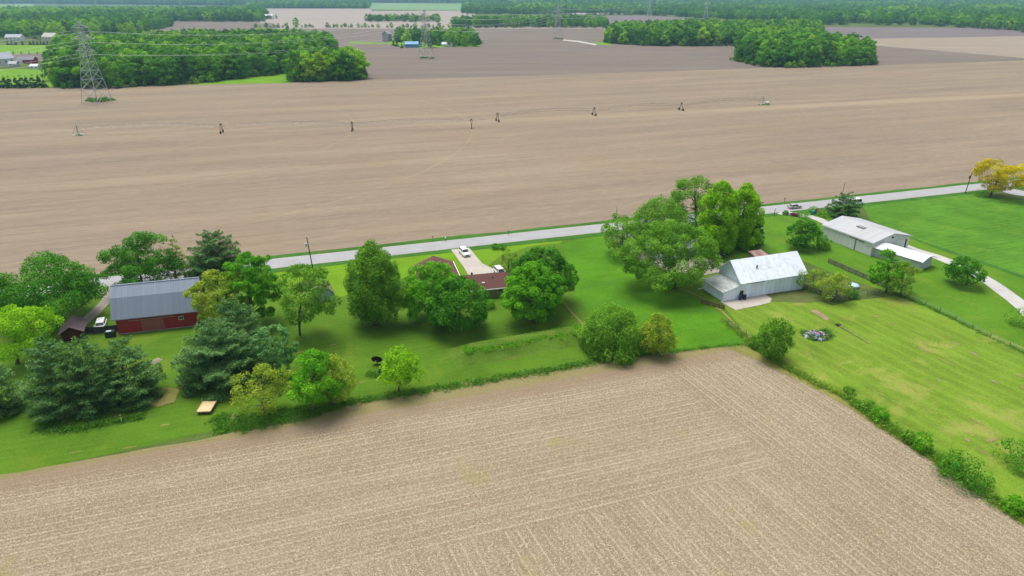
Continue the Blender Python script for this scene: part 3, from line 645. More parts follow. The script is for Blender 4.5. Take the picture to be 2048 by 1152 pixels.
mb=MB(); mb.box(-.10,-.02,5.4,9.8,.1,he-.8); mb.build('sliding_door',GR,t)
mb=MB(); mb.box(W/2-.3,W/2+.3,-.25,-.02,hr-1.3,hr-.95); mb.build('gable_light',TRIMD,t)

# --- white roofed low shed in front of it
t=thing('white_roofed_shed','low grey shed with a bright white shallow arched roof','shed',G(1838.9,541),R(33))
W=5.2; Ls=14.2; he=2.55
mb=MB(); mb.prism([(0,0),(W,0),(W,he),(W/2,he+.75),(0,he)],0,Ls,'y'); mb.build('wall',siding_mat('blue_grey_sheet',(.50,.54,.57),.3,-1,.2,.15,None,.06),t)
mb=MB(); pr=[(-.7,he-.1),(.3,he+.33),(1.5,he+.72),(W/2,he+.88),(W-1.5,he+.72),(W-.3,he+.33),(W+.7,he-.1)]
for i in range(6): slab(mb,pr[i],pr[i+1],-.7,Ls+.5,.1,'y')
mb.build('roof',siding_mat('bright_white_roof',(.62,.64,.66),.9,1,.12,.08,None,.04,rough=.45),t)
mb=MB(); mb.box(-.05,.0,2.5,6.5,.15,2.2); mb.build('door',GR,t)
mb=MB(); mb.box(W+.0,W+.04,1.2,2.1,.1,2.0); mb.build('side_door',WHITE,t)

# --- ranch house
t=thing('ranch_house','single storey ranch house with reddish brown shingle roof','house',G(960,597.5),R(14))
def shingle(name,c):
    m,nt,b=newmat(name,.9,.15); B=NB(nt); O=B.obj(); s=B.sep(O)
    n=B.noise(B.map(O,0,(3.,3.,5)),1.2,3,.7)
    col=B.ramp(n,[(.3,tuple(x*.75 for x in c)),(.5,c),(.7,tuple(x*1.3 for x in c))])
    fr=B.math('FRACT',B.math('MULTIPLY',s[2],5.5)); col=B.mix(B.math('MULTIPLY',B.step(fr,.8,1.),.35),col,tuple(x*.5 for x in c))
    col=B.mix(B.math('MULTIPLY',B.step(B.noise(O,.5,4),.5,.7),.3),col,tuple(x*1.25 for x in c))
    nt.links.new(col,b.inputs['Base Color']); return m
SH=shingle('red_brown_shingles',(.125,.058,.050)); BRK=siding_mat('olive_brick_wall',(.34,.30,.22),.4,2,.2,.25,None,.1,rough=.9)
D=8.2; he=2.5; hr=4.35; x0=-11; x1=6.2
mb=MB(); mb.prism([(0,0),(0,he),(D/2,hr-.2),(D,he),(D,0)],x0,x1); mb.build('wall',BRK,t)
sl=(hr-he)/(D/2); e=.5
mb=MB(); slab(mb,(-e,he-e*sl),(D/2,hr),x0-.5,x1+.5,.13); slab(mb,(D+e,he-e*sl),(D/2,hr),x0-.5,x1+.5,.13)
# wing towards the road
wx0,wx1,wl=-12.5,-3.5,18.5
slab(mb,(wx0-.4,he-.2),((wx0+wx1)/2,hr),D/2+.4,wl+.4,.13,'y'); slab(mb,(wx1+.4,he-.2),((wx0+wx1)/2,hr),D/2+.4,wl+.4,.13,'y')
# hipped end on the right
mb.add([(x1+.5,-e,he-e*sl+.13),(x1+.5,D+e,he-e*sl+.13),(x1+2.6,D+e-.2,he-e*sl),(x1+2.6,-e+.2+1.8,he-e*sl),(x1+.5,D/2,hr+.13)],[(0,3,4),(3,2,4),(2,1,4),(0,1,2,3)])
mb.build('roof',SH,t)
mb=MB(); mb.prism([(wx0,0),(wx1,0),(wx1,he),((wx0+wx1)/2,hr-.2),(wx0,he)],D+.01,wl,'y'); mb.build('wing_wall',BRK,t)
mb=MB(); mb.box(x1+.01,x1+2.2,2,D-.3,0,he-.3); mb.build('side_wall',BRK,t)
mb=MB(); mb.box(x0-.5,x1+.5,-e-.14,-e-.01,he-e*sl-.1,he-e*sl+.14); mb.box(wx1+.41,wx1+.55,D+.5,wl+.4,he-.3,he-.06); mb.build('gutter',WHITE,t)
window(t,.9,2.1,1.05,2.0,0); window(t,4.3,5.3,1.25,2.0,0)
mb=MB(); mb.box(.8,1.5,1.2,1.5,he+.62,he+.95); mb.build('roof_vent',WHITE,t)
mb=MB(); mb.tube([(3.6,2.6,he+.9),(3.6,2.6,he+1.75)],.09,6); mb.build('vent_pipe',TRIMD,t)
mb=MB(); mb.box(-1.0,-.6,5.2,5.6,hr-.55,hr+.1); mb.build('chimney',TRIMD,t)

# --- small brown shed
t=thing('garden_shed','small dark red shed with a brown metal gable roof','shed',(-91.1,122.8,0),R(23))
W=3.6; Ls=5.2; he=2.0; hr=3.1
mb=MB(); mb.prism([(0,0),(W,0),(W,he),(W/2,hr-.15),(0,he)],0,Ls,'y'); mb.build('wall',siding_mat('dark_red_boards',(.085,.02,.018),.25,-1,.5,.3),t)
sl=(hr-he)/(W/2)
mb=MB(); slab(mb,(-.5,he-.5*sl),(W/2,hr),-.5,Ls+.4,.1,'y'); slab(mb,(W/2,hr),(W+.5,he-.5*sl),-.5,Ls+.4,.1,'y'); mb.build('roof',siding_mat('brown_mauve_roof',(.15,.105,.115),.4,1,.2,.15,None,.05,rough=.5),t)
mb=MB(); mb.box(1.2,2.7,-.05,-.01,.1,1.85); mb.build('door',siding_mat('shed_door',(.11,.025,.022),.2,-1,.6,.3),t)

# --- arched shelter behind the two-stemmed tree
t=thing('arched_shelter','arched shelter with rusty brown top and pale blue end wall','shelter',G(603,609),R(22))
W=7.6; Ls=6; arc=[]
for k in range(13):
    a=math.pi*k/12; arc.append((W/2-W/2*math.cos(a),3.5*math.sin(a)**.85 if 0<k<12 else 0))
mb=MB()
for i in range(12):
    a,b=arc[i],arc[i+1]; mb.prism([a,b,(b[0]*1.0+(b[0]-W/2)*.03,b[1]*1.03+.02),(a[0]+(a[0]-W/2)*.03,a[1]*1.03+.02)],-.25,Ls,'y')
mb.prism(arc,Ls-.2,Ls-.1,'y'); mb.build('roof',tin_mat('rusty_brown_tin',(.24,.17,.12),(.20,.13,.09),(.14,.085,.06),.6,.5,1),t)
mb=MB(); mb.prism([(x,z) for x,z in arc],.0,.1,'y'); mb.build('end_wall',siding_mat('pale_blue_sheet',(.42,.54,.60),.5,0,.2,.2),t)
mb=MB(); mb.box(2.4,5.2,-.07,-.01,.05,2.6); mb.build('door',siding_mat('pale_blue_door',(.50,.60,.64),.5,0,.3,.2),t)

# --- farmhouse hidden among the trees, and the rusty shed behind the white barn
t=thing('farmhouse','grey roofed farmhouse almost hidden between the tall trees','house',G(1322,522),R(18))
mb=MB(); mb.prism([(0,0),(0,4.2),(4,6.6),(8,4.2),(8,0)],0,11); mb.build('wall',WB,t)
mb=MB(); slab(mb,(-.4,3.95),(4,6.8),-.4,11.4,.13); slab(mb,(8.4,3.95),(4,6.8),-.4,11.4,.13); mb.build('roof',shingle('grey_shingles',(.20,.20,.20)),t)
window(t,1.5,2.5,1.2,2.4,0); window(t,7.5,8.5,1.2,2.4,0)
t=thing('rusty_roofed_lean_to','small open lean-to with streaky rusty red tin roof','shed',G(1508,524),R(19.5))
mb=MB(); slab(mb,(-.2,1.5),(3.0,1.9),0,4.2,.08); mb.build('roof',tin_mat('rusty_red_tin',(.48,.40,.37),(.32,.15,.12),(.22,.08,.06),.6,.5),t)
mb=MB(); mb.box(.2,4.0,2.7,2.8,0,1.8); mb.box(.1,.2,.2,2.8,0,1.5); mb.build('wall',plain('grey_boards',(.2,.19,.17)),t)
for x in (.2,3.9):
    mb=MB(); mb.box(x,x+.12,0,.12,0,1.5); mb.build('post',plain('grey_boards',(.2,.19,.17)),t)

def simple_house(name,label,cat,px,ang,Lh,D,he,hr,wallc,roofc,doorc=None,porch=None):
    t=thing(name,label,cat,G(*px),R(ang))
    mb=MB(); mb.prism([(0,0),(0,he),(D/2,hr-.2),(D,he),(D,0)],0,Lh); mb.build('wall',plain(name+str(px[0])+'_wall',wallc,.8,.08),t)
    mb=MB(); slab(mb,(-.5,he-.25),(D/2,hr),-.5,Lh+.5,.2); slab(mb,(D+.5,he-.25),(D/2,hr),-.5,Lh+.5,.2); mb.build('roof',plain(name+str(px[0])+'_roof',roofc,.8,.12),t)
    n=max(2,int(Lh/5))
    for k in range(n):
        x=Lh*(k+.5)/n; window(t,x-.6,x+.6,he*.45,he*.8,0)
    if doorc: mb=MB(); mb.box(Lh*.3,Lh*.3+1.1,-.1,-.02,.1,2.2); mb.build('door',plain(name+'_door',doorc),t)
    if porch: mb=MB(); mb.box(*porch); mb.build('porch',WHITE,t)
    return t
simple_house('white_cottage','white cottage behind the clipped hedge row, far upper left','house',(11,82),5,22,12,5,9,(.62,.64,.66),(.40,.42,.44))
simple_house('cream_house','cream gabled house beyond the green yard, far upper left','house',(85,82),-12,20,14,6,11,(.62,.58,.46),(.45,.43,.38))
simple_house('brown_roofed_house','long brown roofed house just left of the big lattice pylon','house',(128,81),8,34,14,4.5,8.5,(.25,.20,.17),(.155,.11,.10))
simple_house('white_gabled_house','tall white gabled house at the left edge by the garden','house',(-4,134),60,16,13,7,12,(.66,.67,.68),(.34,.36,.40))
simple_house('small_grey_annexe','small pale grey annexe beside the tall white gabled house','shed',(18,134),5,7,6,3,5,(.50,.53,.56),(.40,.42,.44))
simple_house('red_house','low red and white house with grey roof in the far garden','house',(35,127),3,16,8,3.6,6,(.38,.03,.04),(.20,.21,.24),(.7,.7,.7),(.5,6,-2.2,-.1,0,3.0))
simple_house('white_shed','small white shed beside the dark garden hedge','shed',(61,139),0,7,5,3,4.6,(.72,.73,.74),(.66,.68,.70))
simple_house('blue_shed','bright blue metal shed with pale blue roof at the farmstead','shed',(810,95.5),5,17,12,4.4,7.2,(.11,.27,.50),(.20,.38,.62))
simple_house('grey_silo_house','tall grey farmhouse gable behind the small dark spruces','house',(777,83),70,10,10,10,14,(.34,.37,.40),(.26,.27,.30))
simple_house('white_farmhouse','low white farmhouse partly hidden under the farmstead trees','house',(884,93.5),2,14,8,3.2,5.5,(.68,.70,.72),(.60,.62,.64))
simple_house('white_hall','long white building in the far forest at upper right','building',(1985,52),3,60,25,9,13,(.72,.72,.74),(.66,.67,.69))
simple_house('white_barn_far','small white building left of the tree island, far upper left','building',(527,38),3,24,18,8,12,(.72,.74,.76),(.68,.7,.72))

# ------------------------------------------------------------ fences, posts, poles
WOODG=plain('grey_weathered_wood',(.16,.14,.115),.95,.3,3); DARKW=plain('dark_creosote_wood',(.045,.038,.032),.9,.3,3)
def fence(label,pts,kind,post_h=1.3,step=3.,name='board_fence',mat=None,jit=0):
    P=[G(*p) for p in pts]; o=P[0]; t=thing(name,label,'fence',o)
    mt=mat or WOODG
    segs=[]; posts=[]
    for a,b in zip(P,P[1:]):
        n=max(1,round((b-a).length/step))
        for k in range(n): segs.append((a.lerp(b,k/n)-o,a.lerp(b,(k+1)/n)-o)); posts.append(a.lerp(b,k/n)-o)
    posts.append(P[-1]-o)
    for q in posts:
        m=MB(); r=.07 if kind!='solid' else .09; l=(random.uniform(-jit,jit),random.uniform(-jit,jit)); m.tube([(q.x,q.y,-.2),(q.x+l[0],q.y+l[1],post_h*random.uniform(.93,1.07))],r,5); m.build('post',DARKW if kind!='wire' else WOODG,t)
    m=MB()
    for a,b in segs:
        d=(b-a).normalized(); n=Vector((-d.y,d.x,0))*.03
        if kind=='wire':
            for z in (.35,.7,1.05): m.tube([a+Vector((0,0,z)),b+Vector((0,0,z))],.014,3,False)
        else:
            rails=[(.12,post_h-.08)] if kind=='solid' else [(.15,.5),(.62,.95),(1.05,post_h-.02)]
            for z0,z1 in rails:
                q=[a+n+Vector((0,0,z0)),b+n+Vector((0,0,z0)),b+n+Vector((0,0,z1)),a+n+Vector((0,0,z1))]; q2=[v-n*2 for v in q]
                m.add(q+q2,[(0,1,2,3),(7,6,5,4),(0,4,5,1),(1,5,6,2),(2,6,7,3),(3,7,4,0)])
    m.build('wire' if kind=='wire' else 'boards',plain('galvanised_wire',(.3,.3,.3),.5) if kind=='wire' else mt,t)
    return t
fence('grey board fence with dark posts slanting behind the white barn',[(1656,526),(1697,544),(1740,563),(1782,583)],'board',1.35,2.3)
fence('low dark board fence enclosing the two bushes by the barn corner',[(1607,578),(1640,590),(1668,603),(1690,601),(1708,595)],'board',1.3,2.2)
fence('wire fence with thin posts joining the two board fences',[(1710,594),(1735,590),(1782,584)],'wire',1.2,4,'wire_fence',jit=.1)
fence('overgrown wire fence slanting down to the right edge of the pasture',[(1784,585),(1850,611),(1910,640),(1980,676),(2060,712)],'wire',1.1,4.5,'wire_fence',jit=.12)
fence('short brown brushwood fence left of the concrete pad',[(1403,607),(1428,614),(1448,619)],'board',.9,1.3,'board_fence',plain('brush_brown',(.17,.11,.06),.95,.3))
fence('rusty wire fence line between lush lawn and barn yard',[(1455,652),(1475,660),(1492,672),(1512,694)],'wire',1.1,5,'wire_fence',jit=.1)
fence('tall charcoal panel fence in front of the white car',[(174,668),(188,669),(238,664)],'solid',1.75,1.9,'panel_fence',plain('charcoal_panel',(.055,.055,.058),.7,.2))
def pole(label,base,top,lean=(0,0),box=None,group=None,name='utility_pole',cross=False,r=.15):
    B=G(*base); H=fitz(top,B.y); t=thing(name,label,'pole',B,0,group)
    m=MB(); m.tube([(0,0,-.3),(lean[0]*.5,lean[1]*.5,H/2),(lean[0],lean[1],H)],[r,r*.85,r*.65],8); m.build('pole',DARKW if r>.1 else WOODG,t)
    if box:
        m=MB(); m.tube([(lean[0]-.42,0,H*.70),(lean[0]-.42,0,H*.70+.95)],.27,12); m.tube([(lean[0]-.42,0,H*.70+.95),(lean[0]-.42,0,H*.70+1.15)],[.1,.06],8); m.build('transformer',plain(box,{'pale_box':(.6,.63,.66),'dark_box':(.03,.03,.035)}[box],.4),t)
    if cross:
        m=MB(); m.box(-1.1+lean[0],1.1+lean[0],-.06,.06,H-.5,H-.38); m.build('crossarm',WOODG,t)
    return t
pole('dark utility pole with a pale transformer beside the near road',(626,538),474,(-.6,0),'pale_box')
pole('thin bare pole behind the blue-green pine',(1684,392),364,(.1,0),r=.10)
pole('leaning pole with a black transformer at the road, right side',(1930,387),344,(.55,0),'dark_box')
pole('short pale pole in the field edge, beyond the road behind trees',(1233,428),413,(0,0),r=.09)
def lamp(base,label):
    t=thing('yard_lamp',label,'lamp',G(*base)); m=MB(); m.tube([(0,0,0),(0,0,2.3)],[.1,.08],8); m.build('post',TRIMD,t)
    m=MB(); m.box(-.16,.16,-.16,.16,2.3,2.75); m.tube([(0,0,2.75),(0,0,2.95)],[.24,.03],6); m.build('lantern',WHITE,t)
lamp((1548,433),'black yard lamp post with white lantern on the lawn by the road')
def mailbox(base,label,col=(.5,.5,.5)):
    t=thing('mailbox',label,'mailbox',G(*base),UA); m=MB(); m.box(-.05,.05,-.05,.05,0,1.05); m.build('post',WOODG,t)
    m=MB(); m.prism([(-.12,1.05),(.12,1.05),(.12,1.22),(.07,1.32),(-.07,1.32),(-.12,1.22)],-.3,.3,'y'); m.build('box',plain('mailbox'+str(base[0]),col,.4),t)
mailbox((866,481),'small black mailbox across the road from the house driveway',(.02,.02,.02))
mailbox((891,483),'small white mailbox across the road from the house driveway',(.7,.7,.7))
mailbox((1017,470.5),'lone dark mailbox on the far verge, right of the driveway',(.03,.03,.03))
mailbox((1569,404),'black mailbox on the far verge behind the silver car',(.02,.02,.02))
mailbox((1525,412),'black mailbox on the far verge at the right of the tall lime trees',(.03,.03,.03))

# ------------------------------------------------------------ vehicles
TYRE=plain('tyre_rubber',(.02,.02,.02),.9); RIM=plain('wheel_rim',(.45,.45,.46),.35,metal=.6); CGL=plain('car_glass',(.025,.03,.035),.08,.05,spec=.7)
HL=plain('headlight_glass',(.8,.8,.8),.2); TL=plain('tail_light_red',(.35,.01,.01),.3)
def car(name,label,cat,loc,rz,L_,Wd,prof,green,paint,bed=None):
    """prof: lower body side profile (x forward,z); green: glasshouse (xrear_b,xrear_t,xfront_t,xfront_b,zb,zt)"""
    t=thing(name,label,cat,loc,rz)
    h=Wd/2; m=MB(); n=len(prof); st=[(-h,.955,.05),(-h+.10,1,0),(h-.10,1,0),(h,.955,.05)]
    for y,sx,dz in st:
        for x,z in prof: m.v.append((x*sx,y,z-(dz if z>.6 else -dz)))
    for k in range(3):
        for i in range(n): m.f.append((k*n+i,k*n+(i+1)%n,(k+1)*n+(i+1)%n,(k+1)*n+i))
    m.f.append(tuple(range(n))); m.f.append(tuple(range(4*n-1,3*n-1,-1))); m.m=[0]*len(m.f)
    m.build('body',paint,t,bevel=.03)
    xb,xt,ft,fb,zb,zt=green; hi=h-.10; ht=h-.26
    def gh(m,ex,z0,z1,s=1.):
        def xx(z,a,b): q=(z-zb)/(zt-zb); return a+(b-a)*q
        v=[]
        for z in (z0,z1):
            q=(z-zb)/(zt-zb); y=hi+(ht-hi)*q+ex; a=xb+(xt-xb)*q-ex; b=fb+(ft-fb)*q+ex
            v+=[(a,-y,z),(b,-y,z),(b,y,z),(a,y,z)]
        m.add(v,[(0,3,2,1),(4,5,6,7),(0,1,5,4),(1,2,6,5),(2,3,7,6),(3,0,4,7)])
    m=MB(); gh(m,0,zb-.05,zt-.03); m.build('windows',CGL,t)
    m=MB(); gh(m,.03,zt-.07,zt+.02)
    for sx in (0,1):      # corner pillars and centre pillars
        for sy in (-1,1):
            a=(fb,ft) if sx else (xb,xt); m.tube([(a[0],sy*hi,zb-.03),(a[1],sy*ht,zt-.02)],.055,4)
    for sy in (-1,1):
        xm=(xb+fb)/2-.1; m.tube([(xm,sy*(hi+.005),zb-.03),(xm,sy*(ht+.005),zt-.02)],.05,4)
    m.build('roof',paint,t)
    wb=L_*.30; r=.34 if L_<4.9 else .39
    for x in (-wb,wb):
        for sy in (-1,1):
            m=MB(); m.disc((x,sy*(h-.11),r),(0,1,0),r,.24,16); wl=m.build('wheel',TYRE,t); m=MB(); m.disc((x,sy*(h+.015),r),(0,1,0),r*.6,.03,10); m.build('rim',RIM,wl)
    for sy in (-1,1):
        m=MB(); m.box(L_/2-.14,L_/2-.01,sy*h*.72-.17,sy*h*.72+.17,.66,.80); m.build('headlight',HL,t)
        m=MB(); m.box(-L_/2+.0,-L_/2+.10,sy*h*.80-.12,sy*h*.80+.12,.72,.95); m.build('tail_light',TL,t)
        m=MB(); m.box(fb-.55,fb-.38,sy*(h+.08)-.09,sy*(h+.08)+.09,zb+.02,zb+.18); m.build('mirror',paint,t)
    m=MB(); m.box(L_/2-.06,L_/2+.01,-h*.45,h*.45,.42,.68); m.build('grille',TRIMD,t)
    if bed: m=MB(); m.box(-L_/2+.12,bed,-h+.2,h-.2,.99,1.035); m.build('bed_liner',TRIMD,t)
    return t
PW=plain('white_car_paint',(.80,.81,.82),.25,.02,spec=.5); PS=plain('silver_car_paint',(.50,.48,.46),.3,.03,metal=.4,spec=.5); PD=plain('dark_car_paint',(.02,.022,.025),.25,spec=.5)
suvp=lambda a:[(-a,.35),(-a-.02,.6),(-a+.02,1.02),(-a+.3,1.06),(a-1.15,1.05),(a-.35,.98),(a-.02,.82),(a,.5),(a-.05,.32),(a*.72,.28),(a*.60+.3,.28),(-a*.55,.28)]
sedp=lambda a:[(-a,.35),(-a,.62),(-a+.06,.92),(-a+.7,.96),(a-1.2,.90),(a-.3,.78),(a-.02,.62),(a,.42),(a-.08,.25),(-a+.1,.25)]
car('white_suv','white sport utility car on the concrete driveway near the road','car',G(929,509,.12),hdg((918,497),(958,537)),4.8,1.95,suvp(2.4),(-2.25,-1.95,.45,1.25,1.04,1.72),PW)
car('white_van','white car parked at the end of the driveway behind the house','car',G(1000,549,.12),hdg((920,497),(960,537)),4.8,1.95,suvp(2.4),(-2.25,-2.0,.5,1.25,1.04,1.75),PW)
car('silver_sedan','silver saloon car driving on the road past the driveway gate','car',road(0,0)+U*((G(1577,412)-RM).dot(U))+V*(-1.2)+Vector((0,0,.135)),UA,4.75,1.85,sedp(2.37),(-2.0,-1.35,.25,1.1,.9,1.42),PS)
car('white_parked_car','white car with dark rear window behind the charcoal fence','car',G(203,656,.02),hdg((209,640),(201,664)),4.8,1.9,suvp(2.4),(-2.2,-1.9,.5,1.25,1.02,1.6),PW)
car('dark_car','dark car parked in shade under the big spreading tree','car',G(1433,517,.13),R(40),4.7,1.85,sedp(2.35),(-2.0,-1.35,.3,1.1,.9,1.45),PD)
car('white_box_van','white van half hidden behind the blue-green pine by the road','van',G(1711,409,.12),R(18),5.4,2.0,suvp(2.7),(-2.6,-2.55,1.2,1.8,1.05,2.1),PW)

# ------------------------------------------------------------ yard things
t=thing('flatbed_wagon','small farm wagon with a bare tan plywood deck','wagon',G(409,829),R(4))
PLY=plain('tan_plywood',(.62,.48,.25),.85,.12,1.5)
m=MB(); m.box(-1.15,1.15,-.1,3.0,.62,.70); m.build('deck',PLY,t)
m=MB(); m.box(-1.2,-1.15,-.15,3.05,.55,.80); m.box(1.15,1.2,-.15,3.05,.55,.80); m.box(-1.2,1.2,-.2,-.15,.5,.72); m.build('frame',plain('edge_board',(.36,.27,.17)),t)
for x in (-.9,.9):
    for y in (.3,2.5):
        m=MB(); m.disc((x,y,.27),(1,0,0),.27,.15,12); m.build('wheel',TYRE,t)
m=MB()
for x in (-.9,.9): m.box(x-.05,x+.05,0,1.8,.45,.62)
m.box(-.9,.9,.17,.23,.27,.33); m.box(-.9,.9,1.57,1.63,.27,.33); m.build('chassis',TRIMD,t)

t=thing('satellite_dish','round black mesh satellite dish tilted on the lawn','dish',G(754,731))
m=MB(); vs=[];fs=[]; nR,nA=5,20
Rt=Matrix.Rotation(R(-62),4,'X')
for i in range(nR+1):
    r=1.05*i/nR
    for k in range(nA): a=2*math.pi*k/nA; vs.append(Rt@Vector((r*math.cos(a),r*math.sin(a),.28*(r/1.05)**2))+Vector((0,0,1.05)))
for i in range(nR):
    for k in range(nA): fs.append((i*nA+k,i*nA+(k+1)%nA,(i+1)*nA+(k+1)%nA,(i+1)*nA+k))
nv=len(vs); vs+=[v+Vector((0,.05,0)) for v in vs]; fs+=[tuple(i+nv for i in f[::-1]) for f in fs]
m.add(vs,fs); BLK=plain('black_mesh',(.012,.012,.013),.7); m.build('dish',BLK,t)
m=MB(); m.tube([(0,.1,-.1),(0,.15,1.0)],.06,8); m.build('mast',BLK,t)
m=MB(); m.tube([(0,0,1.05),(0,-.75,1.35)],.025,5); m.disc((0,-.8,1.37),(0,-1,.4),.1,.14,8); m.build('feed_horn',plain('pale_feed',(.5,.5,.5)),t)
t=thing('fire_barrel','dark rusty burn barrel standing in weeds near the black dish','barrel',G(761,747))
m=MB(); m.tube([(0,0,0),(0,0,.3),(0,0,.6),(0,0,.9)],[.3,.31,.31,.3],14); m.disc((0,0,.3),(0,0,1),.33,.03,14); m.disc((0,0,.6),(0,0,1),.33,.03,14); m.build('drum',plain('dark_rusty_drum',(.035,.025,.022),.9,.3),t)
m=MB(); m.box(-.05,.4,-.5,-.25,0,.25); m.build('block',plain('concrete_grey',(.30,.29,.27)),t)
def bin_(label,base,col,r):
    t=thing('plastic_bin',label,'bin',G(*base,.13)); c=plain('bin'+str(base[0]),col,.4,.1)
    m=MB(); m.tube([(0,0,0),(0,0,1.05)],[r*.8,r],14); m.build('drum',c,t); m=MB(); m.tube([(0,0,1.05),(0,0,1.1),(0,0,1.18)],[r*1.06,r*1.06,r*.7],14); m.build('lid',c,t)
bin_('navy blue plastic bin by the white barn wall',(1479.5,599.5),(.02,.035,.12),.36)
bin_('black plastic bin with round top beside the navy blue one',(1488.5,598.5),(.015,.018,.022),.42)
t=thing('dark_skip_box','dark green refuse box with pale lid beside the red barn','bin',G(222,673),R(15))
m=MB(); m.box(-.9,.9,-.6,.6,.1,1.25); m.build('box',plain('dark_green_bin',(.02,.035,.035),.5),t,bevel=.04)
m=MB(); m.box(-.6,.3,-.4,.2,1.26,1.36); m.build('lid',plain('pale_lid',(.5,.56,.58),.5),t)
# low poly tunnel
t=thing('blue_stock_tank','pale blue covered round tank in the fenced paddock','tank',G(1705,574))
m=MB(); m.tube([(0,0,0),(0,0,.55)],[1.35,1.4],20); m.build('tank',plain('grey_tank',(.4,.45,.48)),t)
m=MB(); m.tube([(0,0,.55),(0,0,.75),(0,0,.9)],[1.42,1.15,.3],20); m.build('cover',plain('pale_blue_cover',(.38,.55,.66),.35),t)
# fallen pole
a,b=G(1676,652),G(1738,688)
t=thing('fallen_pole','long grey pole lying on the pasture right of the scrap heap','pole',a); d=b-a
m=MB(); m.tube([(0,0,.14),(d.x*.5,d.y*.5,.12),(d.x,d.y,.1)],[.14,.12,.09],7); m.build('pole',WOODG,t)
m=MB(); m.box(-.35,.35,-.3,.3,0,.45); m.tube([(-.5,.3,.2),(.6,-.3,.5)],.06,5); m.build('stump',DARKW,t)
# planks by the red barn
t=thing('plank_bundle','two leaning stacks of pale planks on the grass near the red barn','planks',G(311,723),R(70))
for k in range(5):
    m=MB(); m.box(-1.1,1.1,k*.28-.7,k*.28-.5,.02,.09+.03*(k%3)); m.build('plank',plain('plank%d'%(k%2),[(.42,.33,.25),(.2,.17,.15)][k%2],.9),t)
t=thing('marker_stake','short white stake in front of the row of pines','stake',G(244,845)); m=MB(); m.tube([(0,0,0),(0,0,1.5)],.05,6); m.build('stake',WHITE,t); m=MB(); m.box(-.12,.12,-.06,-.03,1.1,1.4); m.build('tag',plain('red_tag',(.5,.05,.04)),t)
t=thing('green_box','teal green utility box among the pink shrubs','box',G(1626,429),UA); m=MB(); m.box(-.6,.6,-.45,.45,0,1.1); m.build('box',plain('teal_box',(.02,.19,.2),.5),t,bevel=.05); m=MB(); m.box(-.65,.65,-.5,.5,1.1,1.2); m.build('lid',plain('teal_box',(.02,.19,.2),.5),t)
# scrap heap (nobody could count it)
rng=np.random.default_rng(4); o=G(1632,673)
mb=MB(); cols=[(.50,.48,.46),(.08,.13,.30),(.34,.22,.20),(.03,.03,.035),(.26,.32,.40),(.14,.10,.07)]
SM=[plain('scrap%d'%i,c,.6,.2) for i,c in enumerate(cols)]
for k in range(190):
    a=rng.uniform(0,2*math.pi); r=2.5*rng.random()**.6; x,y=r*math.cos(a),r*math.sin(a)*.8; z=.55*(1-r/3.4)*rng.random()
    mb.mi=int(rng.integers(0,6)); s=rng.uniform(.12,.42,3)*np.array([1,1,.5]); Q=Matrix.Rotation(rng.uniform(0,6),4,'Z')@Matrix.Rotation(rng.normal()*.4,4,'X')
    c=[Q@Vector((sx*s[0],sy*s[1],sz*s[2]))+Vector((x,y,z+.12)) for sz in(-1,1) for sx,sy in((-1,-1),(1,-1),(1,1),(-1,1))]
    mb.add(c,[(0,3,2,1),(4,5,6,7),(0,1,5,4),(1,2,6,5),(2,3,7,6),(3,0,4,7)])
h=mb.build('scrap_heap',SM); h.location=o; tag(h,'heap of white, blue and pink household scrap in the pasture','scrap heap',None,'stuff')
# earth berm behind the garden
bm_=MB(); a=G(905,722); b=G(1185,672); d=(b-a); Ld=d.length; d.normalize(); n=Vector((-d.y,d.x,0)); NX,NY=60,16; Wb=8.
for i in range(NX+1):
    for j in range(NY+1):
        s=i/NX; q=j/NY; e=min(1,s*7)*min(1,(1-s)*5+.35); z=1.9*math.sin(math.pi*q)**1.3*e*(1+.15*mnoise.noise(Vector((i*.3,j*.3,0))))
        if q>.5: z=1.9*e*(math.sin(math.pi*q)**.9)
        p=a+d*Ld*s+n*(q-.35)*Wb; bm_.v.append((p.x,p.y,.05+z+.02*mnoise.noise(Vector((i*2.,j*2.,0)))))
for i in range(NX):
    for j in range(NY): k=i*(NY+1)+j; bm_.f.append((k,k+NY+1,k+NY+2,k+1))
bm_.m=[0]*len(bm_.f)
bo=bm_.build('grass_berm',grass_mat('berm_grass',(.095,.185,.018),.3,.35,ycol=(.28,.27,.06),mow=0,dark=.5,bs=.6),smooth=True); tag(bo,kind='structure')

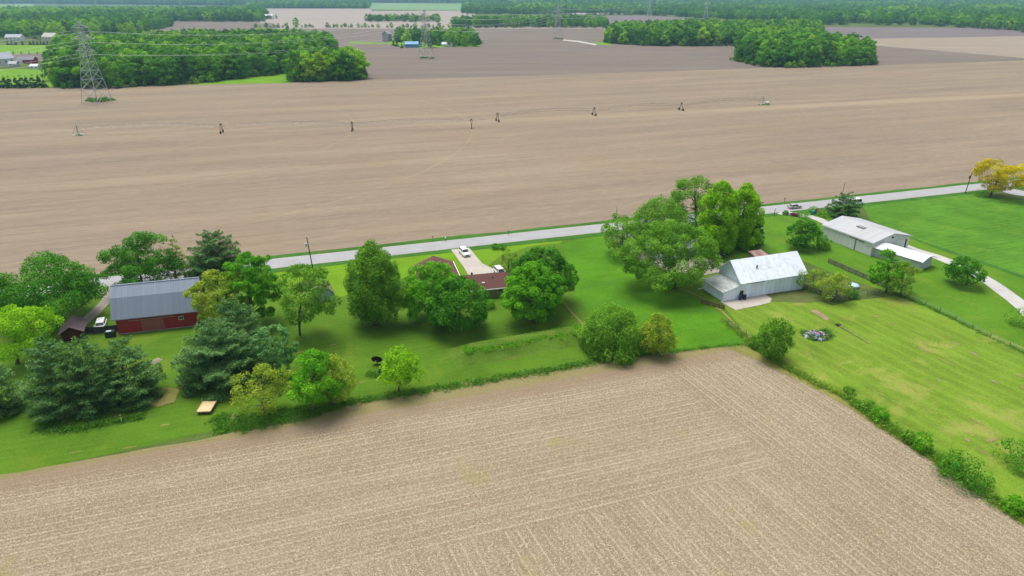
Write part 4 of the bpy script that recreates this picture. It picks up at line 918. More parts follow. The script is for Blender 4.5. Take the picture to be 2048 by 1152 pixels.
# ------------------------------------------------------------ lattice pylons
STEEL=plain('galvanised_steel',(.42,.44,.46),.5,.1)
def pylon(label,base,H,rz,wires=True,thick=1.):
    t=thing('lattice_pylon',label,'pylon',base,rz)
    hw=lambda z: 7.6*(1-z/H)**1.0*1.0+.0 if z<H*.62 else 7.6*.38-(z/H-.62)/.38*2.0
    hw=lambda z: 6.2-(6.2-2.3)*(z/(H*.62)) if z<H*.62 else 2.3-(z-H*.62)/(H*.38)*1.7
    lv=[0,.17,.30,.41,.51,.62,.70,.78,.86,.93,1.]; th=.13*thick
    leg=MB()
    for sx in(-1,1):
        for sy in(-1,1): leg.tube([(sx*hw(q*H),sy*hw(q*H),q*H) for q in lv],[th*1.5]*6+[th]*5,4)
    leg.build('legs',STEEL,t)
    br=MB()
    for a,b in zip(lv,lv[1:]):
        za,zb=a*H,b*H; wa,wb=hw(za),hw(zb)
        cs=[(-1,-1),(1,-1),(1,1),(-1,1)]
        for i in range(4):
            p,q=cs[i],cs[(i+1)%4]
            br.tube([(p[0]*wa,p[1]*wa,za),(q[0]*wb,q[1]*wb,zb)],th*.62,3,False); br.tube([(q[0]*wa,q[1]*wa,za),(p[0]*wb,p[1]*wb,zb)],th*.62,3,False)
            br.tube([(p[0]*wb,p[1]*wb,zb),(q[0]*wb,q[1]*wb,zb)],th*.62,3,False)
    br.build('bracing',STEEL,t)
    ends=[]
    for q,wd in ((.64,7.),(.79,8.5),(.92,6.5)):
        m=MB(); z=q*H; k=hw(z)
        for s in(-1,1):
            for y in(-k,k): m.tube([(s*k,y,z),(s*wd,0,z+.3)],th*.8,4); m.tube([(s*k*.8,y*.8,z+2.2),(s*wd,0,z+.3)],th*.7,4)
            m.tube([(s*wd,0,z+.3),(s*wd,0,z-1.8)],th*.7,5); ends.append((s*wd,0,z-1.8))
        m.build('crossarm',STEEL,t)
    return t,ends
PB=[G(195,205),G(853,117),G(1115,78)]; PB=[Vector((p.x,p.y,0)) for p in PB]
dirp=(PB[2]-PB[0]).normalized(); rzp=math.atan2(dirp.y,dirp.x)-math.pi/2
PB.insert(0,PB[0]*2-PB[1]); PB.append(G(1298,34)); 
lab=[None,'nearest and tallest lattice pylon, standing in front of the left wood','lattice pylon in its weedy ring beside the blue shed farmstead','lattice pylon before the middle tree belt, third from the left','distant lattice pylon rising from the upper forest edge']
EN=[]
for i,p in enumerate(PB):
    if i==0: EN.append(None); continue
    rz=rzp+R(12 if i==1 else 0)
    t,e=pylon(lab[i],p,49,rz,thick=[1,1.25,1.1,1.2,1.8][i]); Rm=Matrix.Rotation(rz,4,'Z'); EN.append([Rm@Vector(x)+p for x in e])
pylon('hazy distant lattice pylon at the right end of the pale field',G(1411,41),46,rzp,thick=1.6)
Rm=Matrix.Rotation(rzp,4,'Z'); EN[0]=[x-(PB[1]-PB[0]) for x in EN[1]]
WIRE=plain('bright_conductor',(.5,.52,.54),.4)
for i in range(4):
    for k,(a,b) in enumerate(zip(EN[i],EN[i+1])):
        m=MB(); pts=[a.lerp(b,j/16)-Vector((0,0,36*(j/16)*(1-j/16))) for j in range(17)]; m.tube([p-a for p in pts],.05 if i<2 else .08,3,False)
        o=m.build('overhead_wire',WIRE); o.location=a; tag(o,['overhead wire running off frame left from the nearest pylon','overhead wire sagging between the nearest pylon and the blue shed pylon','overhead wire between the blue shed pylon and the third pylon','overhead wire from the third pylon into the far forest'][i],'wire','wires of power line span %s'%['one','two','three','four'][i])
# ------------------------------------------------------------ centre pivot irrigation machines
PIPE=plain('galvanised_pipe',(.34,.32,.29),.5,.15); PDK=plain('dark_machine_steel',(.075,.06,.05),.7,.2)
def irrigation(label,pc,towers,end):
    t=thing('irrigation_machine',label,'irrigation machine',pc); o=pc; hp=3.9
    m=MB()
    for sx in(-1,1):
        for sy in(-1,1): m.tube([(sx*1.9,sy*1.9,0),(sx*.35,sy*.35,hp+.8)],.09,4)
    for z in(1.4,2.7):
        r=1.9-(1.55*z/(hp+.8)); 
        for a,b in(((-1,-1),(1,-1)),((1,-1),(1,1)),((1,1),(-1,1)),((-1,1),(-1,-1))): m.tube([(a[0]*r,a[1]*r,z),(b[0]*r,b[1]*r,z)],.05,4)
    m.tube([(0,0,0),(0,0,hp+1)],.16,8); m.build('pivot_tower',PIPE,t)
    m=MB(); m.box(-2.3,2.3,-2.3,2.3,0,.2); m.build('concrete_base',plain('pale_concrete',(.45,.44,.40)),t)
    pts=[Vector((0,0,0))]+[q-o for q in towers]+[end-o]
    for i,(a,b) in enumerate(zip(pts,pts[1:])):
        m=MB(); last=i==len(pts)-2; N=9 if not last else 3; d=b-a; dn=d.normalized(); nn=Vector((-dn.y,dn.x,0))
        P=[a+d*(k/N)+Vector((0,0,hp+(1.5*math.sin(math.pi*k/N) if not last else .7*k/N))) for k in range(N+1)]
        m.tube(P,.10,5)
        if not last:
            Q=[]
            for k in range(1,N+1):
                c=P[k-1].lerp(P[k],.5)
                for s in(-1,1):
                    q=c+nn*s*.9+Vector((0,0,-1.3)); m.tube([P[k-1],q,P[k]],.045,3,False); Q.append((s,q))
                m.tube([c+nn*.9+Vector((0,0,-1.3)),c-nn*.9+Vector((0,0,-1.3))],.04,3,False)
            for s in(-1,1): m.tube([P[0]]+[q for ss,q in Q if ss==s]+[P[-1]],.045,3,False)
            for k in range(1,2*N):
                c=P[k//2].lerp(P[min(N,k//2+1)],.5*(k%2)); m.tube([c,c+Vector((.2,0,-1.9))],.03,3,False)
        m.build('span',PIPE,t)
    for i,q in enumerate(pts[1:-1]):
        dn=(pts[1]-pts[0]).normalized(); nn=Vector((-dn.y,dn.x,0)); m=MB()
        for s in(-1,1):
            for e in(-.5,.5): m.tube([q+nn*s*2.1+Vector((0,0,.75)),q+dn*e+Vector((0,0,hp+.1))],.09,4)
        m.tube([q+nn*2.3+Vector((0,0,.7)),q-nn*2.3+Vector((0,0,.7))],.14,5); m.box(q.x-.4,q.x+.4,q.y-.35,q.y+.35,hp+.2,hp+.8)
        tw=m.build('drive_tower',PDK,t)
        for s in(-1,1):
            c=q+nn*s*2.1+Vector((0,0,.68)); w_=MB(); w_.disc(c,dn,.70,.38,14); w_.build('wheel',TYRE,tw)
            for k in range(0,0): pass
    return t
end1=G(978,255,0); end2=G(976,247.5,0)
irrigation('left irrigation machine, its pivot stand at the far left of the field',pv1,tw1,end1)
irrigation('right irrigation machine, its pivot stand beside a white tank on green weeds',pv2,tw2,end2)
t=thing('fuel_tank','small white tank on a stand beside the right irrigation pivot','tank',G(1533,209)); m=MB(); m.tube([(-1.4,0,1.2),(1.4,0,1.2)],.6,12); m.build('tank',WHITE,t)
m=MB(); m.box(-1.1,-.9,-.5,.5,0,.8); m.box(.9,1.1,-.5,.5,0,.8); m.build('stand',PDK,t)

# ------------------------------------------------------------ the near trees
T=tree
T('maple_tree','broad dark green maple left of the red barn drive','tree',(83,641),503,-8,184,622,'maple')
T('locust_tree','airy dark green tree rising behind the left end of the barn roof','tree',(287,578),462,211,341,572,'airy',mat='maple',nb=22,dens=2.2)
T('thin_pine','thin grey green pine between two fuller trees behind the barn','tree',(353,572),474,331,375,572,'pine',mat='olive',dens=.6)
T('pine_tree','dark pine with two tops behind the barn roof','tree',(430,575),459,368,490,566,'pine',dens=1.5)
T('broadleaf_tree','bright green tree right behind the yellowish one by the barn','tree',(502,650),497,452,556,628,'willow',mat='mapleb')
T('young_leaf_tree','yellow green young-leaved tree over the right end of the barn','tree',(445,660),530,384,492,650,'willow',mat='yel_olive',dens=.7)
T('two_stemmed_tree','two stemmed airy tree in front of the arched shelter','tree',(601,672),518,556,668,640,'airy',mat='willow',stems=2,dens=1.3,nb=20,r0=.16)
T('ash_tree','tall feathery green tree standing alone on the lawn left of the house','tree',(752,648),472,688,806,640,'feather')
T('maple_tree','dense green maple just left of the house wing','tree',(862,640),516,806,926,632,'maple',mat='mapleb')
T('maple_tree','front maple with clumpy leaves left of the house windows','tree',(922,661),548,852,980,656,'maple')
T('maple_tree','taller rear maple right of the house, half hidden','tree',(1088,610),480,1020,1148,606,'mapleb',mat='maple')
T('maple_tree','front egg shaped maple right of the house','tree',(1066,644),516,1004,1127,640,'mapleb')
T('olive_shrub','greyish round tree above the parked car at the house','tree',(1017,552),497,999,1037,548,'bush',mat='olive',leaf=.3)
T('round_shrub','left one of two dark shrubs beside the road','shrub',(990,500),486,981,999,500,'bush',mat='maple',dens=.3,trunk=False)
T('round_shrub','right one of two dark shrubs beside the road','shrub',(1004,501),487,995,1014,501,'bush',mat='maple',dens=.3,trunk=False)
T('round_shrub','round lime green clipped bush at the house corner','shrub',(977,620),597,963,991,620,'bush',mat='mapleb',dens=.5,trunk=False,prof='round')
T('round_shrub','low lime bush peeking over the pickup side of the house corner','shrub',(966,607),597,955,975,607,'bush',mat='lime',dens=.3,trunk=False)
T('willow_tree','leaning open-branched tree left of the farmyard group','tree',(1246,512),418,1203,1284,500,'airy',mat='willow',nb=26,dens=1.1)
T('airy_tree','light green airy tree above the hidden farmhouse','tree',(1325,500),387,1268,1378,478,'feather',mat='willow',dens=.65,nb=20)
T('cottonwood_tree','dark gappy cottonwood, rearmost and highest of the farmyard trees','tree',(1392,462),346,1338,1434,440,'airy',mat='mid',dens=1.15,nb=22)
T('lime_tree','tall lime green tree, left of the bright pair','tree',(1450,503),356,1398,1480,497,'limet')
T('lime_tree','tall lime green tree, right of the bright pair','tree',(1480,492),362,1448,1526,492,'limet',dens=1.)
T('spruce_tree','narrow dark spruce at the right foot of the lime green pair','tree',(1515,488),428,1498,1532,486,'cedar')
T('spruce_tree','dark spruce hidden behind the big spreading farmyard tree','tree',(1290,495),436,1270,1312,490,'cedar')
T('willow_tree','big spreading grey green tree in front of the farmyard','tree',(1352,578),435,1250,1428,558,'willow',nb=34,dens=1.0,prof='dome')
T('blossom_tree','small pale leaved tree between the spreading tree and lime pair','tree',(1400,478),425,1378,1432,470,'sparse',mat='poplar',dens=1.)
T('round_shrub','dark low shrub under the right lime green tree','shrub',(1485,497),484,1472,1497,497,'bush',mat='maple',dens=.3,trunk=False)
T('weeping_tree','bushy weeping willow at the edge of the stubble field','tree',(1228,722),604,1163,1286,722,'weep',trunk=True,nb=6)
T('young_leaf_tree','feathery yellow green bush tree right of the weeping willow','tree',(1316,708),620,1278,1350,704,'feather',mat='yel_olive',dens=.7)
T('fence_line_tree','dark green tree on the fence line near the field corner','tree',(1548,718),632,1517,1585,710,'feather',mat='mid',dens=.7,prof='spread')
T('fruit_tree','sparse olive tree against the white barn wall','tree',(1628,580),530,1588,1662,576,'sparse',nb=26,dens=2.)
T('fruit_tree','yellow green bushy tree inside the paddock fence','tree',(1672,602),541,1643,1702,600,'sparse',mat='yel_olive',dens=2.4,nb=20)
T('round_shrub','small dark shrub beside the paddock fence corner','shrub',(1701,600),576,1688,1718,599,'bush',mat='maple',dens=.4,trunk=False)
T('open_tree','dark clumpy open tree before the white roofed shed','tree',(1772,586),496,1744,1804,566,'airy',mat='mapleb',dens=1.1,nb=18,leaf=.4)
T('open_tree','light airy olive tree before the white roofed shed','tree',(1800,590),518,1770,1840,587,'sparse',dens=2.2,nb=24)
T('maple_tree','round dark maple beside the curving gravel drive','tree',(1934,570),510,1897,1969,560,'maple',dens=.8)
T('maple_tree','round dark maple between the white barn and grey shed','tree',(1611,497),437,1576,1645,492,'maple',dens=.8)
T('round_tree','small round light green tree beside the round dark maple','tree',(1648,507),474,1635,1663,502,'bush',mat='mid')
T('pine_tree','blue green pine at the roadside behind the grey shed','tree',(1690,442),386,1654,1724,440,'pine',dens=1.6)
for k,(bx,tp,xl,xr,mt,lb) in enumerate([((1610,439),424,1597,1622,'mapleb','lime green round bush at the driveway end'),((1645,437),421,1633,1659,'mapleb','broad green bush left of the blue green pine'),((1572,431),421,1565,1579,'maple','small dark bush at the left of the driveway mouth'),
    ((1628,426),412,1620,1638,'mapleb','green bush by the road between the pink shrubs'),((1586,433),425,1580,1592,'pink','left small pink flowering shrub at the driveway'),((1595,434),426,1589,1600,'pink','right small pink flowering shrub at the driveway'),((1633,430),417,1626,1642,'pink','large mauve pink flowering shrub beside the green box'),
    ((1965,396),378,1952,1978,'mid','low green bush at the foot of the golden tree'),((96,672),650,75,116,'maple','dark low bush between the left maple and the small shed')]):
    T('garden_bush',lb,'bush',bx,tp,xl,xr,bx[1],'bush',mat=mt,dens=.35,trunk=False)
T('golden_tree','golden yellow wide crowned tree beside the road, far right','tree',(1981,394),316,1958,2052,380,'vase',nb=26,dens=1.6)
T('sapling','small lime green tree alone near the field edge','tree',(800,786),690,765,836,766,'limet',dens=.45,r0=.14,nb=12)
T('pine_tree','leftmost pine of the three in the lower left row','tree',(110,850),668,42,172,846,'pine',dens=1.1)
T('pine_tree','middle pine of the three in the lower left row','tree',(178,846),668,125,232,838,'pine')
T('pine_tree','rightmost pine of the three in the lower left row','tree',(252,832),672,185,315,822,'pine',dens=1.1)
T('pine_tree','pine cut off by the left edge of the photo','tree',(-8,850),705,-60,34,842,'pine')
T('lime_tree','spreading bright lime tree at the left edge','tree',(34,728),608,-30,100,705,'airy',mat='lime',dens=1.6)
T('pine_tree','large dark pine in front of the red barn corner','tree',(425,800),640,344,520,792,'pine',dens=1.35)
T('pine_tree','dark pine rising behind the large one beside the barn','tree',(478,745),590,408,532,735,'pine',dens=.9)
T('poplar_tree','fresh pale green tree at the right shoulder of the large pine','tree',(548,752),642,510,584,738,'willow',mat='poplar',dens=.7)
T('budding_tree','yellow brown budding tree right of the tan wagon','tree',(528,830),722,468,588,822,'sparse',mat='yel_olive',dens=2.0,nb=30)
T('hedge_tree','green leafy tree at the field edge below the poplar','tree',(628,820),697,570,682,808,'airy',mat='mapleb',dens=1.9,nb=22)
T('hedge_tree','faded olive brown tree at the field edge','tree',(668,812),702,632,706,800,'feather',mat='yel_olive',dens=.35,nb=26)
for bx,tp,xl,xr,mt,lb in [((1734,824),797,1714,1752,'mid','upper green bush of the field hedge'),((1762,850),812,1742,1783,'mapleb','green bush of the field hedge below the upper one'),((1818,890),858,1806,1832,'mid','narrow bush of the field hedge, third from the top'),
    ((1846,912),862,1826,1868,'mapleb','pointed bright bush of the field hedge left of the dark one'),((1932,985),912,1880,1983,'maple','largest dark green bush of the field hedge'),((1900,955),895,1875,1930,'mid','pale bush leaning over the largest hedge bush'),((2030,1035),990,2010,2052,'mapleb','green bush of the field hedge at the right edge'),
    ((2052,955),880,2008,2100,'maple','dark bramble clump cut by the right edge of the pasture'),((2055,662),612,2024,2090,'mid','tree cut by the right edge beside the gravel drive'),((1512,700),668,1500,1526,'mid','small bush at the field corner beside the dark tree'),((1700,790),775,1688,1712,'mid','lowest scrubby bush at the upper end of the hedge')]:
    T('hedge_bush',lb,'bush',bx,tp,xl,xr,bx[1],'bush',mat=mt,dens=1.2 if xr-xl>60 else .6,trunk=False)

# ------------------------------------------------------------ woodland trees
rngw=np.random.default_rng(77)
def wood_variant(mat,seed,prof='dome',nleaf=2600,leaf=.85):
    rg=np.random.default_rng(seed); me,c,l=crown('woodland_tree',rg,5.6,1.0,17.5,prof,1.,40,.3,nleaf,leaf,.75,L[mat],.5)
    mb=MB(); mb.tube([(0,0,-.2),(0,0,9)],[.3,.15],5); n=len(me.vertices)
    b=bmesh.new(); b.from_mesh(me); tl=b.faces.layers.float.get('tint')
    vs=[b.verts.new(v) for v in mb.v]
    for f in mb.f:
        ff=b.faces.new([vs[i] for i in f]); ff.material_index=1
    b.to_mesh(me); b.free(); me.materials.append(BARK); return me
WV=[wood_variant('wood',1,'dome'),wood_variant('woodl',2,'egg'),wood_variant('woodd',3,'dome'),wood_variant('wood',4,'egg'),wood_variant('woodl',5,'spread'),wood_variant('woodd',6,'spread'),wood_variant('wood',7,'spread')]
def inpoly(x,y,P):
    c=False; n=len(P)
    for i in range(n):
        a,b=P[i],P[(i+1)%n]
        if (a[1]>y)!=(b[1]>y) and x<(b[0]-a[0])*(y-a[1])/(b[1]-a[1])+a[0]: c=not c
    return c
def fillpoly(P,sp_,jit=.42):
    xs=[p[0] for p in P]; ys=[p[1] for p in P]; o=[]; y=min(ys); r=0
    while y<=max(ys):
        x=min(xs)+(sp_/2 if r%2 else 0)
        while x<=max(xs):
            a=x+rngw.uniform(-jit,jit)*sp_; b=y+rngw.uniform(-jit,jit)*sp_
            if inpoly(a,b,P): o.append((a,b))
            x+=sp_
        y+=sp_*.87; r+=1
    return o
WOODS=[ # name, polygon px, spacing, height scale range, label, light bias
 ('big wood behind the nearest pylon',[(112,176),(200,178),(330,171),(420,164),(520,153),(578,146),(640,125),(668,118),(662,97),(560,90),(380,95),(220,103),(112,108)],12.5,(1.1,1.45),'broadleaf tree in the big left wood behind the nearest pylon',.4),
 ('grove at the right end of the left wood',[(586,164),(640,163),(722,160),(734,154),(715,147),(640,146),(590,148)],10.0,(1.15,1.4),'bright broadleaf tree in the small grove right of the left wood',.75),
 ('right wood',[(1212,86),(1290,92),(1480,93),(1500,98),(1640,95),(1632,63),(1400,60),(1225,68)],14,(1.05,1.4),'broadleaf tree in the long wood behind the right tree block',.35),
 ('front block of the right wood',[(1470,122),(1520,133),(1570,136),(1650,134),(1748,130),(1735,112),(1640,96),(1500,100)],12.5,(1.0,1.4),'broadleaf tree in the front block of the right wood',.35),
 ('farmstead trees',[(880,92),(950,92),(960,88),(930,80),(800,79),(790,84),(860,86)],14,(.9,1.25),'broadleaf tree around the blue shed farmstead',.4),
 ('village trees',[(-60,77),(70,76),(72,79),(122,79),(124,75),(190,75),(262,69),(340,53),(340,40),(200,34),(-60,42)],19,(1.0,1.5),'broadleaf tree in the upper left village wood',.8),
 ('middle tree belt',[(905,56),(1215,56),(1218,50),(1150,47),(905,49)],18,(.95,1.3),'broadleaf tree in the middle tree belt beyond the brown field',.4),
 ('hedgerow trees',[(730,44),(880,44),(880,40),(730,41)],22,(.75,1.1),'broadleaf tree in the clump above the blue shed farmstead',.3),
 ('upper left belt',[(342,43),(530,44),(535,36),(345,33)],22,(1.1,1.5),'broadleaf tree in the belt above the tan field',.15),
]
cand=[]
for gi,(gn,P,sp_,hs,lb,lt) in enumerate(WOODS):
    PG=[(G(*p).x,G(*p).y) for p in P]
    for (x,y) in fillpoly(PG,sp_):
        # visibility estimate: how much of the tree shows over the ones in front of it (towards the camera)
        k=1; dd=math.hypot(x,y); ux,uy=x/dd,y/dd
        for s in (1.3,2.6):
            if not inpoly(x-ux*sp_*s,y-uy*sp_*s,PG): k=4 if s<2 else 2; break
        cand.append((k/ (dd**1.5),gi,x,y,hs,lt))
cand.sort(reverse=True)
NIND=205
stuffpts=[]
def wood_tree(gi,x,y,hs,lt):
    r=rngw.random(); v=WV[(1,4)[rngw.integers(0,2)]] if r<lt*.7 else (WV[(0,3,6)[rngw.integers(0,3)]] if r<.72+lt*.2 else WV[(2,5)[rngw.integers(0,2)]])
    s=rngw.uniform(*hs); w_=rngw.uniform(.85,1.25)*s
    return v,(w_,w_*rngw.uniform(.9,1.1),s),rngw.uniform(0,6.28)
for i,(q,gi,x,y,hs,lt) in enumerate(cand):
    v,s,rz=wood_tree(gi,x,y,hs,lt)
    if i<NIND:
        o=bpy.data.objects.new('woodland_tree',v); COL.objects.link(o); o.location=(x,y,0); o.rotation_euler=(0,0,rz); o.scale=s
        tag(o,WOODS[gi][4],'tree',WOODS[gi][0])
    else: stuffpts.append((x,y,s[2],(-.43 if rngw.random()<.5 else .21) if gi==5 and rngw.random()<.65 else rngw.normal()*.5))
# small spruces and other single far trees
def spruce_variant(seed):
    rg=np.random.default_rng(seed); me,c,l=crown('spruce_tree',rg,3.4,.3,13,'cone',1.,60,.26,2600,.6,.5,L['spruce'],.5); return me
SV=[spruce_variant(11),spruce_variant(12)]
def single(name,me,px,top,baseH,label,cat,group,wide=1.,seed=0):
    B=G(*px); H=fitz(top,B.y); o=bpy.data.objects.new(name,me); COL.objects.link(o); o.location=B; s=H/baseH; o.scale=(s*wide,s*wide,s); o.rotation_euler=(0,0,px[0]*1.7); tag(o,label,cat,group); return o
for k,(x,y,tp) in enumerate([(3,176,152),(12,176,150),(22,176,148),(34,176,151),(45,176,145),(56,176,150),(69,175,145),(81,175,147),(90,175,154)]):
    single('spruce_tree',SV[k%2],(x,y),tp,13,'dark spruce in the close row at the left edge below the yard','tree','dark spruce row',1.15)
for k,x in enumerate([11,27,43,59,75,91,105]):
    single('young_spruce',SV[k%2],(x,108),101,13,'tiny spruce in the spaced row behind the garden strip','tree','spaced young spruces',.9)
for k,x in enumerate([16,24,32,45,61,68,75,82,89,96,103,110]):
    single('hedge_spruce',SV[k%2],(x,90),80,13,'dark evergreen in the clipped row before the far cottages','tree','clipped evergreen row',1.3)
for x,y,tp in [(787,92,78),(794,93,79),(804,96,84)]:
    single('small_spruce',SV[x%2],(x,y),tp,13,'small dark spruce left of the blue shed','tree','small spruces by the blue shed',1.2)
for x,y,tp,v,wd,lb in [(593,55,33,1,1.,'lone round tree on the hedgerow above the left wood'),(371,80,54,2,.8,'dark evergreen poking above the left wood, left one'),(393,80,53,2,.7,'dark evergreen poking above the left wood, middle one'),(429,80,56,2,.7,'dark evergreen poking above the left wood, right one'),
     (814,92,57,1,1.1,'rounded bright tree directly behind the blue shed'),(835,93,60,2,1.2,'dark tree right of the blue shed'),(862,95,64,2,1.25,'very dark dense tree at the centre of the farmstead'),(905,93,58,4,1.1,'tall thin-leaved tree above the white farmhouse'),(930,93,62,1,1.,'broad green tree right of the white farmhouse'),(952,93,65,0,1.,'rightmost round tree of the farmstead'),
     (2046,65,40,2,1.4,'dark tree clump tip at the right edge beyond the fields'),(876,46,25,1,.9,'bright tall tree at the end of the far clump'),(553,38,28,2,.7,'small dark spruce on the pale far field'),(541,38,28,0,.8,'small round tree beside the far white building')]:
    single('broadleaf_tree',WV[v],(x,y),tp,17.5,lb,'tree',None,wd)
hx=[512,520,533,541,548,557,566,574,604,612,620,626,655,661,668,674,683,690,697,703,717,724,731,738,745,757,775,783,800,806,815,823,831,843,851,858,866,879,887,898,906]
for k,x in enumerate(hx):
    single('hedge_tree',WV[k%7],(x,55.5),[46,49,44,50,47][k%5],17.5,'small hedgerow tree along the far edge of the brown field','tree','far hedgerow trees',1.3)
# distant forest: one mass to the horizon, trees instanced on points
FAR=[([(925,28),(1190,30),(1290,30),(1500,42),(1640,50),(1850,51),(1990,60),(2100,64),(2700,70),(3200,30),(3200,12),(1500,12),(925,14)],24),
     ([(500,17),(735,17.5),(740,13),(730,9),(480,9)],24),([(-900,55),(-20,50),(60,46),(250,36),(340,33),(535,35),(525,26),(300,22),(70,24),(-900,22)],22),
     ([(-900,20),(60,7.5),(500,12),(740,8),(740,3),(-900,3)],34),([(740,5.5),(940,6),(925,14),(1500,12),(3200,12),(3200,2),(740,2)],36),
     ([(-1500,1.8),(3800,1.8),(3800,-4),(-1500,-4)],60),([(-500,48),(0,42),(0,68),(-500,72)],22)]
OPEN=[[(1040,16),(1100,16),(1100,13),(1040,13)],[(1130,29),(1250,28.5),(1250,26),(1130,26)],[(1560,17),(1640,16),(1640,13.5),(1560,14)],[(1690,25),(1740,24),(1740,21),(1690,22)],[(1290,14),(1390,13),(1390,11.5),(1290,12)],[(1620,9),(1700,8.5),(1700,7),(1620,7)]]
OG=[[(G(*p).x,G(*p).y) for p in P] for P in OPEN]
for k,P in enumerate(OPEN): psheet('far_clearing',P,.2,M['field_c'])
for P,s_ in FAR:
    PG=[(G(*p).x,G(*p).y) for p in P]
    for x,y in fillpoly(PG,s_):
        if abs(x)>y*.80+60: continue
        if any(inpoly(x,y,q) for q in OG): continue
        nz=mnoise.noise(Vector((x/260,y/420,3))); nz2=mnoise.noise(Vector((x/90,y/160,9)))
        if nz2<-.42: continue
        stuffpts.append((x,y,(rngw.uniform(.85,1.5)+.45*nz)*max(1.,s_/26),.9 if (x<-.45*y and y<2700 and rngw.random()<.5) else nz+nz2*.6+rngw.normal()*.22))
def scatter(name,pts,meobjs,label,cat):
    me=bpy.data.meshes.new(name); n=len(pts); me.vertices.add(n); co=np.array([(p[0],p[1],0) for p in pts],dtype=np.float32); me.vertices.foreach_set('co',co.reshape(-1))
    sc=me.attributes.new('size','FLOAT','POINT'); sc.data.foreach_set('value',np.array([p[2] for p in pts],dtype=np.float32))
    vr=me.attributes.new('variant','INT','POINT'); vr.data.foreach_set('value',np.array([min(len(meobjs)-1,max(0,int((p[3]+.75)/1.5*len(meobjs)))) for p in pts],dtype=np.int32))
    o=link(name,me); tag(o,label,cat,None,'stuff')
    ng=bpy.data.node_groups.new(name+'_nodes','GeometryNodeTree'); ng.interface.new_socket('Geometry',in_out='INPUT',socket_type='NodeSocketGeometry'); ng.interface.new_socket('Geometry',in_out='OUTPUT',socket_type='NodeSocketGeometry')
    N=ng.nodes; K=ng.links; gi=N.new('NodeGroupInput'); go=N.new('NodeGroupOutput'); jn=N.new('GeometryNodeJoinGeometry')
    def attr(nm,ty):
        a=N.new('GeometryNodeInputNamedAttribute'); a.data_type=ty; a.inputs['Name'].default_value=nm; return a.outputs['Attribute']
    va=attr('variant','INT'); sa=attr('size','FLOAT')
    for i,ob in enumerate(meobjs):
        oi=N.new('GeometryNodeObjectInfo'); oi.inputs['Object'].default_value=ob; oi.transform_space='ORIGINAL'; oi.inputs['As Instance'].default_value=True
        cmp_=N.new('FunctionNodeCompare'); cmp_.data_type='INT'; cmp_.operation='EQUAL'; K.new(va,cmp_.inputs['A'] if False else cmp_.inputs[2]); cmp_.inputs[3].default_value=i
        ip=N.new('GeometryNodeInstanceOnPoints'); K.new(gi.outputs[0],ip.inputs['Points']); K.new(cmp_.outputs[0],ip.inputs['Selection']); K.new(oi.outputs['Geometry'],ip.inputs['Instance'])
        rv=N.new('FunctionNodeRandomValue'); rv.data_type='FLOAT_VECTOR'; rv.inputs[0].default_value=(0,0,0); rv.inputs[1].default_value=(0,0,6.28); rv.inputs['Seed'].default_value=i
        K.new(rv.outputs[0],ip.inputs['Rotation']); 
        cb=N.new('ShaderNodeCombineXYZ'); ml=N.new('ShaderNodeMath'); ml.operation='MULTIPLY'; ml.inputs[1].default_value=1.25; K.new(sa,ml.inputs[0]); K.new(ml.outputs[0],cb.inputs[0]); K.new(ml.outputs[0],cb.inputs[1]); K.new(sa,cb.inputs[2]); K.new(cb.outputs[0],ip.inputs['Scale'])
        K.new(ip.outputs[0],jn.inputs[0])
    K.new(jn.outputs[0],go.inputs[0]); md=o.modifiers.new('scatter','NODES'); md.node_group=ng; return o
srcs=[next(o for o in bpy.data.objects if o.data==v) for v in WV if any(o.data==v for o in bpy.data.objects)]
for (gn,P,sp_,hs,lb,lt) in WOODS[:6]:
    PG=[G(*p) for p in P]
    for a,b in zip(PG,PG[1:]+PG[:1]):
        nn=max(1,int((b-a).length/4.2))
        for k in range(nn):
            c=a.lerp(b,(k+rngw.random())/nn); c=c+Vector((rngw.normal()*2.,rngw.normal()*2.+1,0)); stuffpts.append((c.x,c.y,rngw.uniform(.16,.42),rngw.normal()*.5))
near=[p for p in stuffpts if p[1]<1300]; far=[p for p in stuffpts if p[1]>=1300]
scatter('woodland_interior',near,srcs,'mass of further trees filling the woods','woodland')
scatter('distant_forest',far,[srcs[i] for i in (2,5,0,3,6,4) if i<len(srcs)],'hazy far forest reaching to the horizon','forest')
print('wood candidates',len(cand),'stuff',len(near),len(far),'near trees',NTREE[0])

# ------------------------------------------------------------ rank weeds and undergrowth
def weeds(name,lines,n,width,hmax,mat,label,leaf=.3,seed=3,zoff=0.,voff=0.):
    rg=np.random.default_rng(seed); P=[]
    segs=[]
    for ln in lines:
        g=[G(*p) for p in ln]
        for a,b in zip(g,g[1:]): segs.append((a,b,(b-a).length))
    Lt=np.array([s[2] for s in segs]); pr=Lt/Lt.sum(); idx=rg.choice(len(segs),n//14,p=pr)
    cc=[]
    for i in idx:
        a,b,_=segs[i]; q=a.lerp(b,rg.random()); d=(b-a).normalized(); nn=Vector((-d.y,d.x,0)); q=q+nn*(voff+rg.normal()*width*.32); cc.append((q.x,q.y,hmax*rg.uniform(.25,1)**1.3))
    cc=np.array(cc); k=rg.integers(0,len(cc),n); c=cc[k]
    p=np.stack([c[:,0]+rg.normal(size=n)*.32,c[:,1]+rg.normal(size=n)*.32,.05+zoff+c[:,2]*rg.random(n)],1)
    nr=rg.normal(size=(n,3))*.6+np.array([0,0,.6]); ex=np.tile(np.array([[0,0,1.]]),(n,1))+rg.normal(size=(n,3))*.5
    me=leafmesh(name,p,nr,leaf*rg.uniform(.6,1.4,n),rg.random(n)*.6+(k%97)/97*.4,L[mat],rg,.4,ex)
    o=link(name,me); tag(o,label,'weeds',None,'stuff')
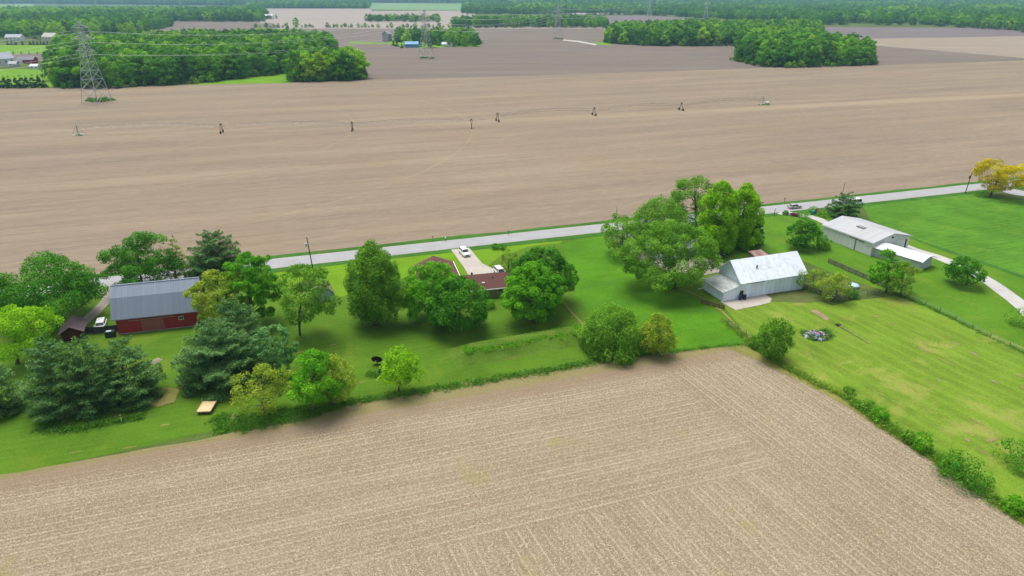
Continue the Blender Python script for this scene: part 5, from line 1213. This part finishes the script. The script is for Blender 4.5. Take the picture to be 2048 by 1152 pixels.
weeds('field_edge_weeds',[[(430,862),(520,850),(600,838),(700,806),(800,790),(900,775),(1000,757),(1100,742),(1200,722)],[(440,855),(600,825),(690,800)],[(470,840),(600,820),(680,800)]],26000,1.7,.65,'vib','strip of rank weeds between the lawn and the stubble field',.32)
weeds('field_corner_grass',[[(1200,722),(1300,709),(1400,698),(1484,689)]],3000,1.0,.5,'vib','narrow grass strip along the upper field corner',.25,5)
weeds('hedge_undergrowth',[[(1450,640),(1495,680),(1560,728),(1620,762),(1700,800),(1780,862),(1860,912),(1960,985),(2060,1050)]],16000,1.8,.9,'olive','dry undergrowth along the right field hedge',.28,6)
weeds('hedge_green_growth',[[(1500,690),(1560,725)],[(1690,795),(1780,858),(1860,908),(1960,985),(2060,1048)]],9000,1.6,1.0,'vib','green undergrowth along the right field hedge',.3,7)
weeds('pine_foot_weeds',[[(70,858),(140,860),(200,850),(290,832)]],5000,1.6,.8,'vib','weeds round the feet of the pine row',.3,8)
weeds('scrap_heap_weeds',[[(1606,664),(1620,678),(1645,679),(1660,670)],[(1640,660),(1658,668)]],3500,1.2,.8,'vib','green weeds ringing the scrap heap',.28,9)
weeds('barrel_weeds',[[(735,748),(755,752),(775,748)]],1800,1.6,.5,'vib','weeds round the burn barrel and dish',.25,10)
weeds('paddock_weeds',[[(1607,578),(1640,590),(1668,603),(1690,601),(1708,595)],[(1784,585),(1850,611),(1910,640),(1980,676),(2060,712)]],5000,.9,.7,'vib','weeds along the paddock fence line',.25,11)
weeds('pylon_weeds',[[(172,202),(200,204),(226,200)],[(176,199),(220,198)],[(838,116),(868,117)],[(1105,77),(1125,78)]],5200,4,1.6,'vib','weed patches under the pylons',.9,12)
weeds('pivot_weeds',[[(150,271),(165,271)],[(1517,210),(1540,210)]],800,2.,.7,'vib','weeds round the irrigation pivots',.5,13)
weeds('wagon_weeds',[[(430,835),(470,850),(500,860)]],4000,2.5,.6,'vib','weeds on rubble right of the tan wagon',.3,14)
weeds('berm_tufts',[[(935,719),(1170,676)]],9000,2.6,.45,'mapleb','rough long grass along the crest of the bank',.3,15,1.45,1.2)
psheet('rubble_patch',[(443,835),(468,829),(472,838),(450,842)],.1,M['soil'],.3)

# ------------------------------------------------------------ air
hz=MB(); hz.box(-9700,9700,-300,11700,-1,80); hm=bpy.data.materials.new('haze'); hm.use_nodes=True; n_=hm.node_tree; n_.nodes.clear()
pv=n_.nodes.new('ShaderNodeVolumePrincipled'); oo=n_.nodes.new('ShaderNodeOutputMaterial'); n_.links.new(pv.outputs[0],oo.inputs['Volume'])
pv.inputs['Color'].default_value=(.42,.72,1,1); pv.inputs['Density'].default_value=9e-5; pv.inputs['Anisotropy'].default_value=.2
ho=hz.build('haze',hm); tag(ho,kind='stuff')
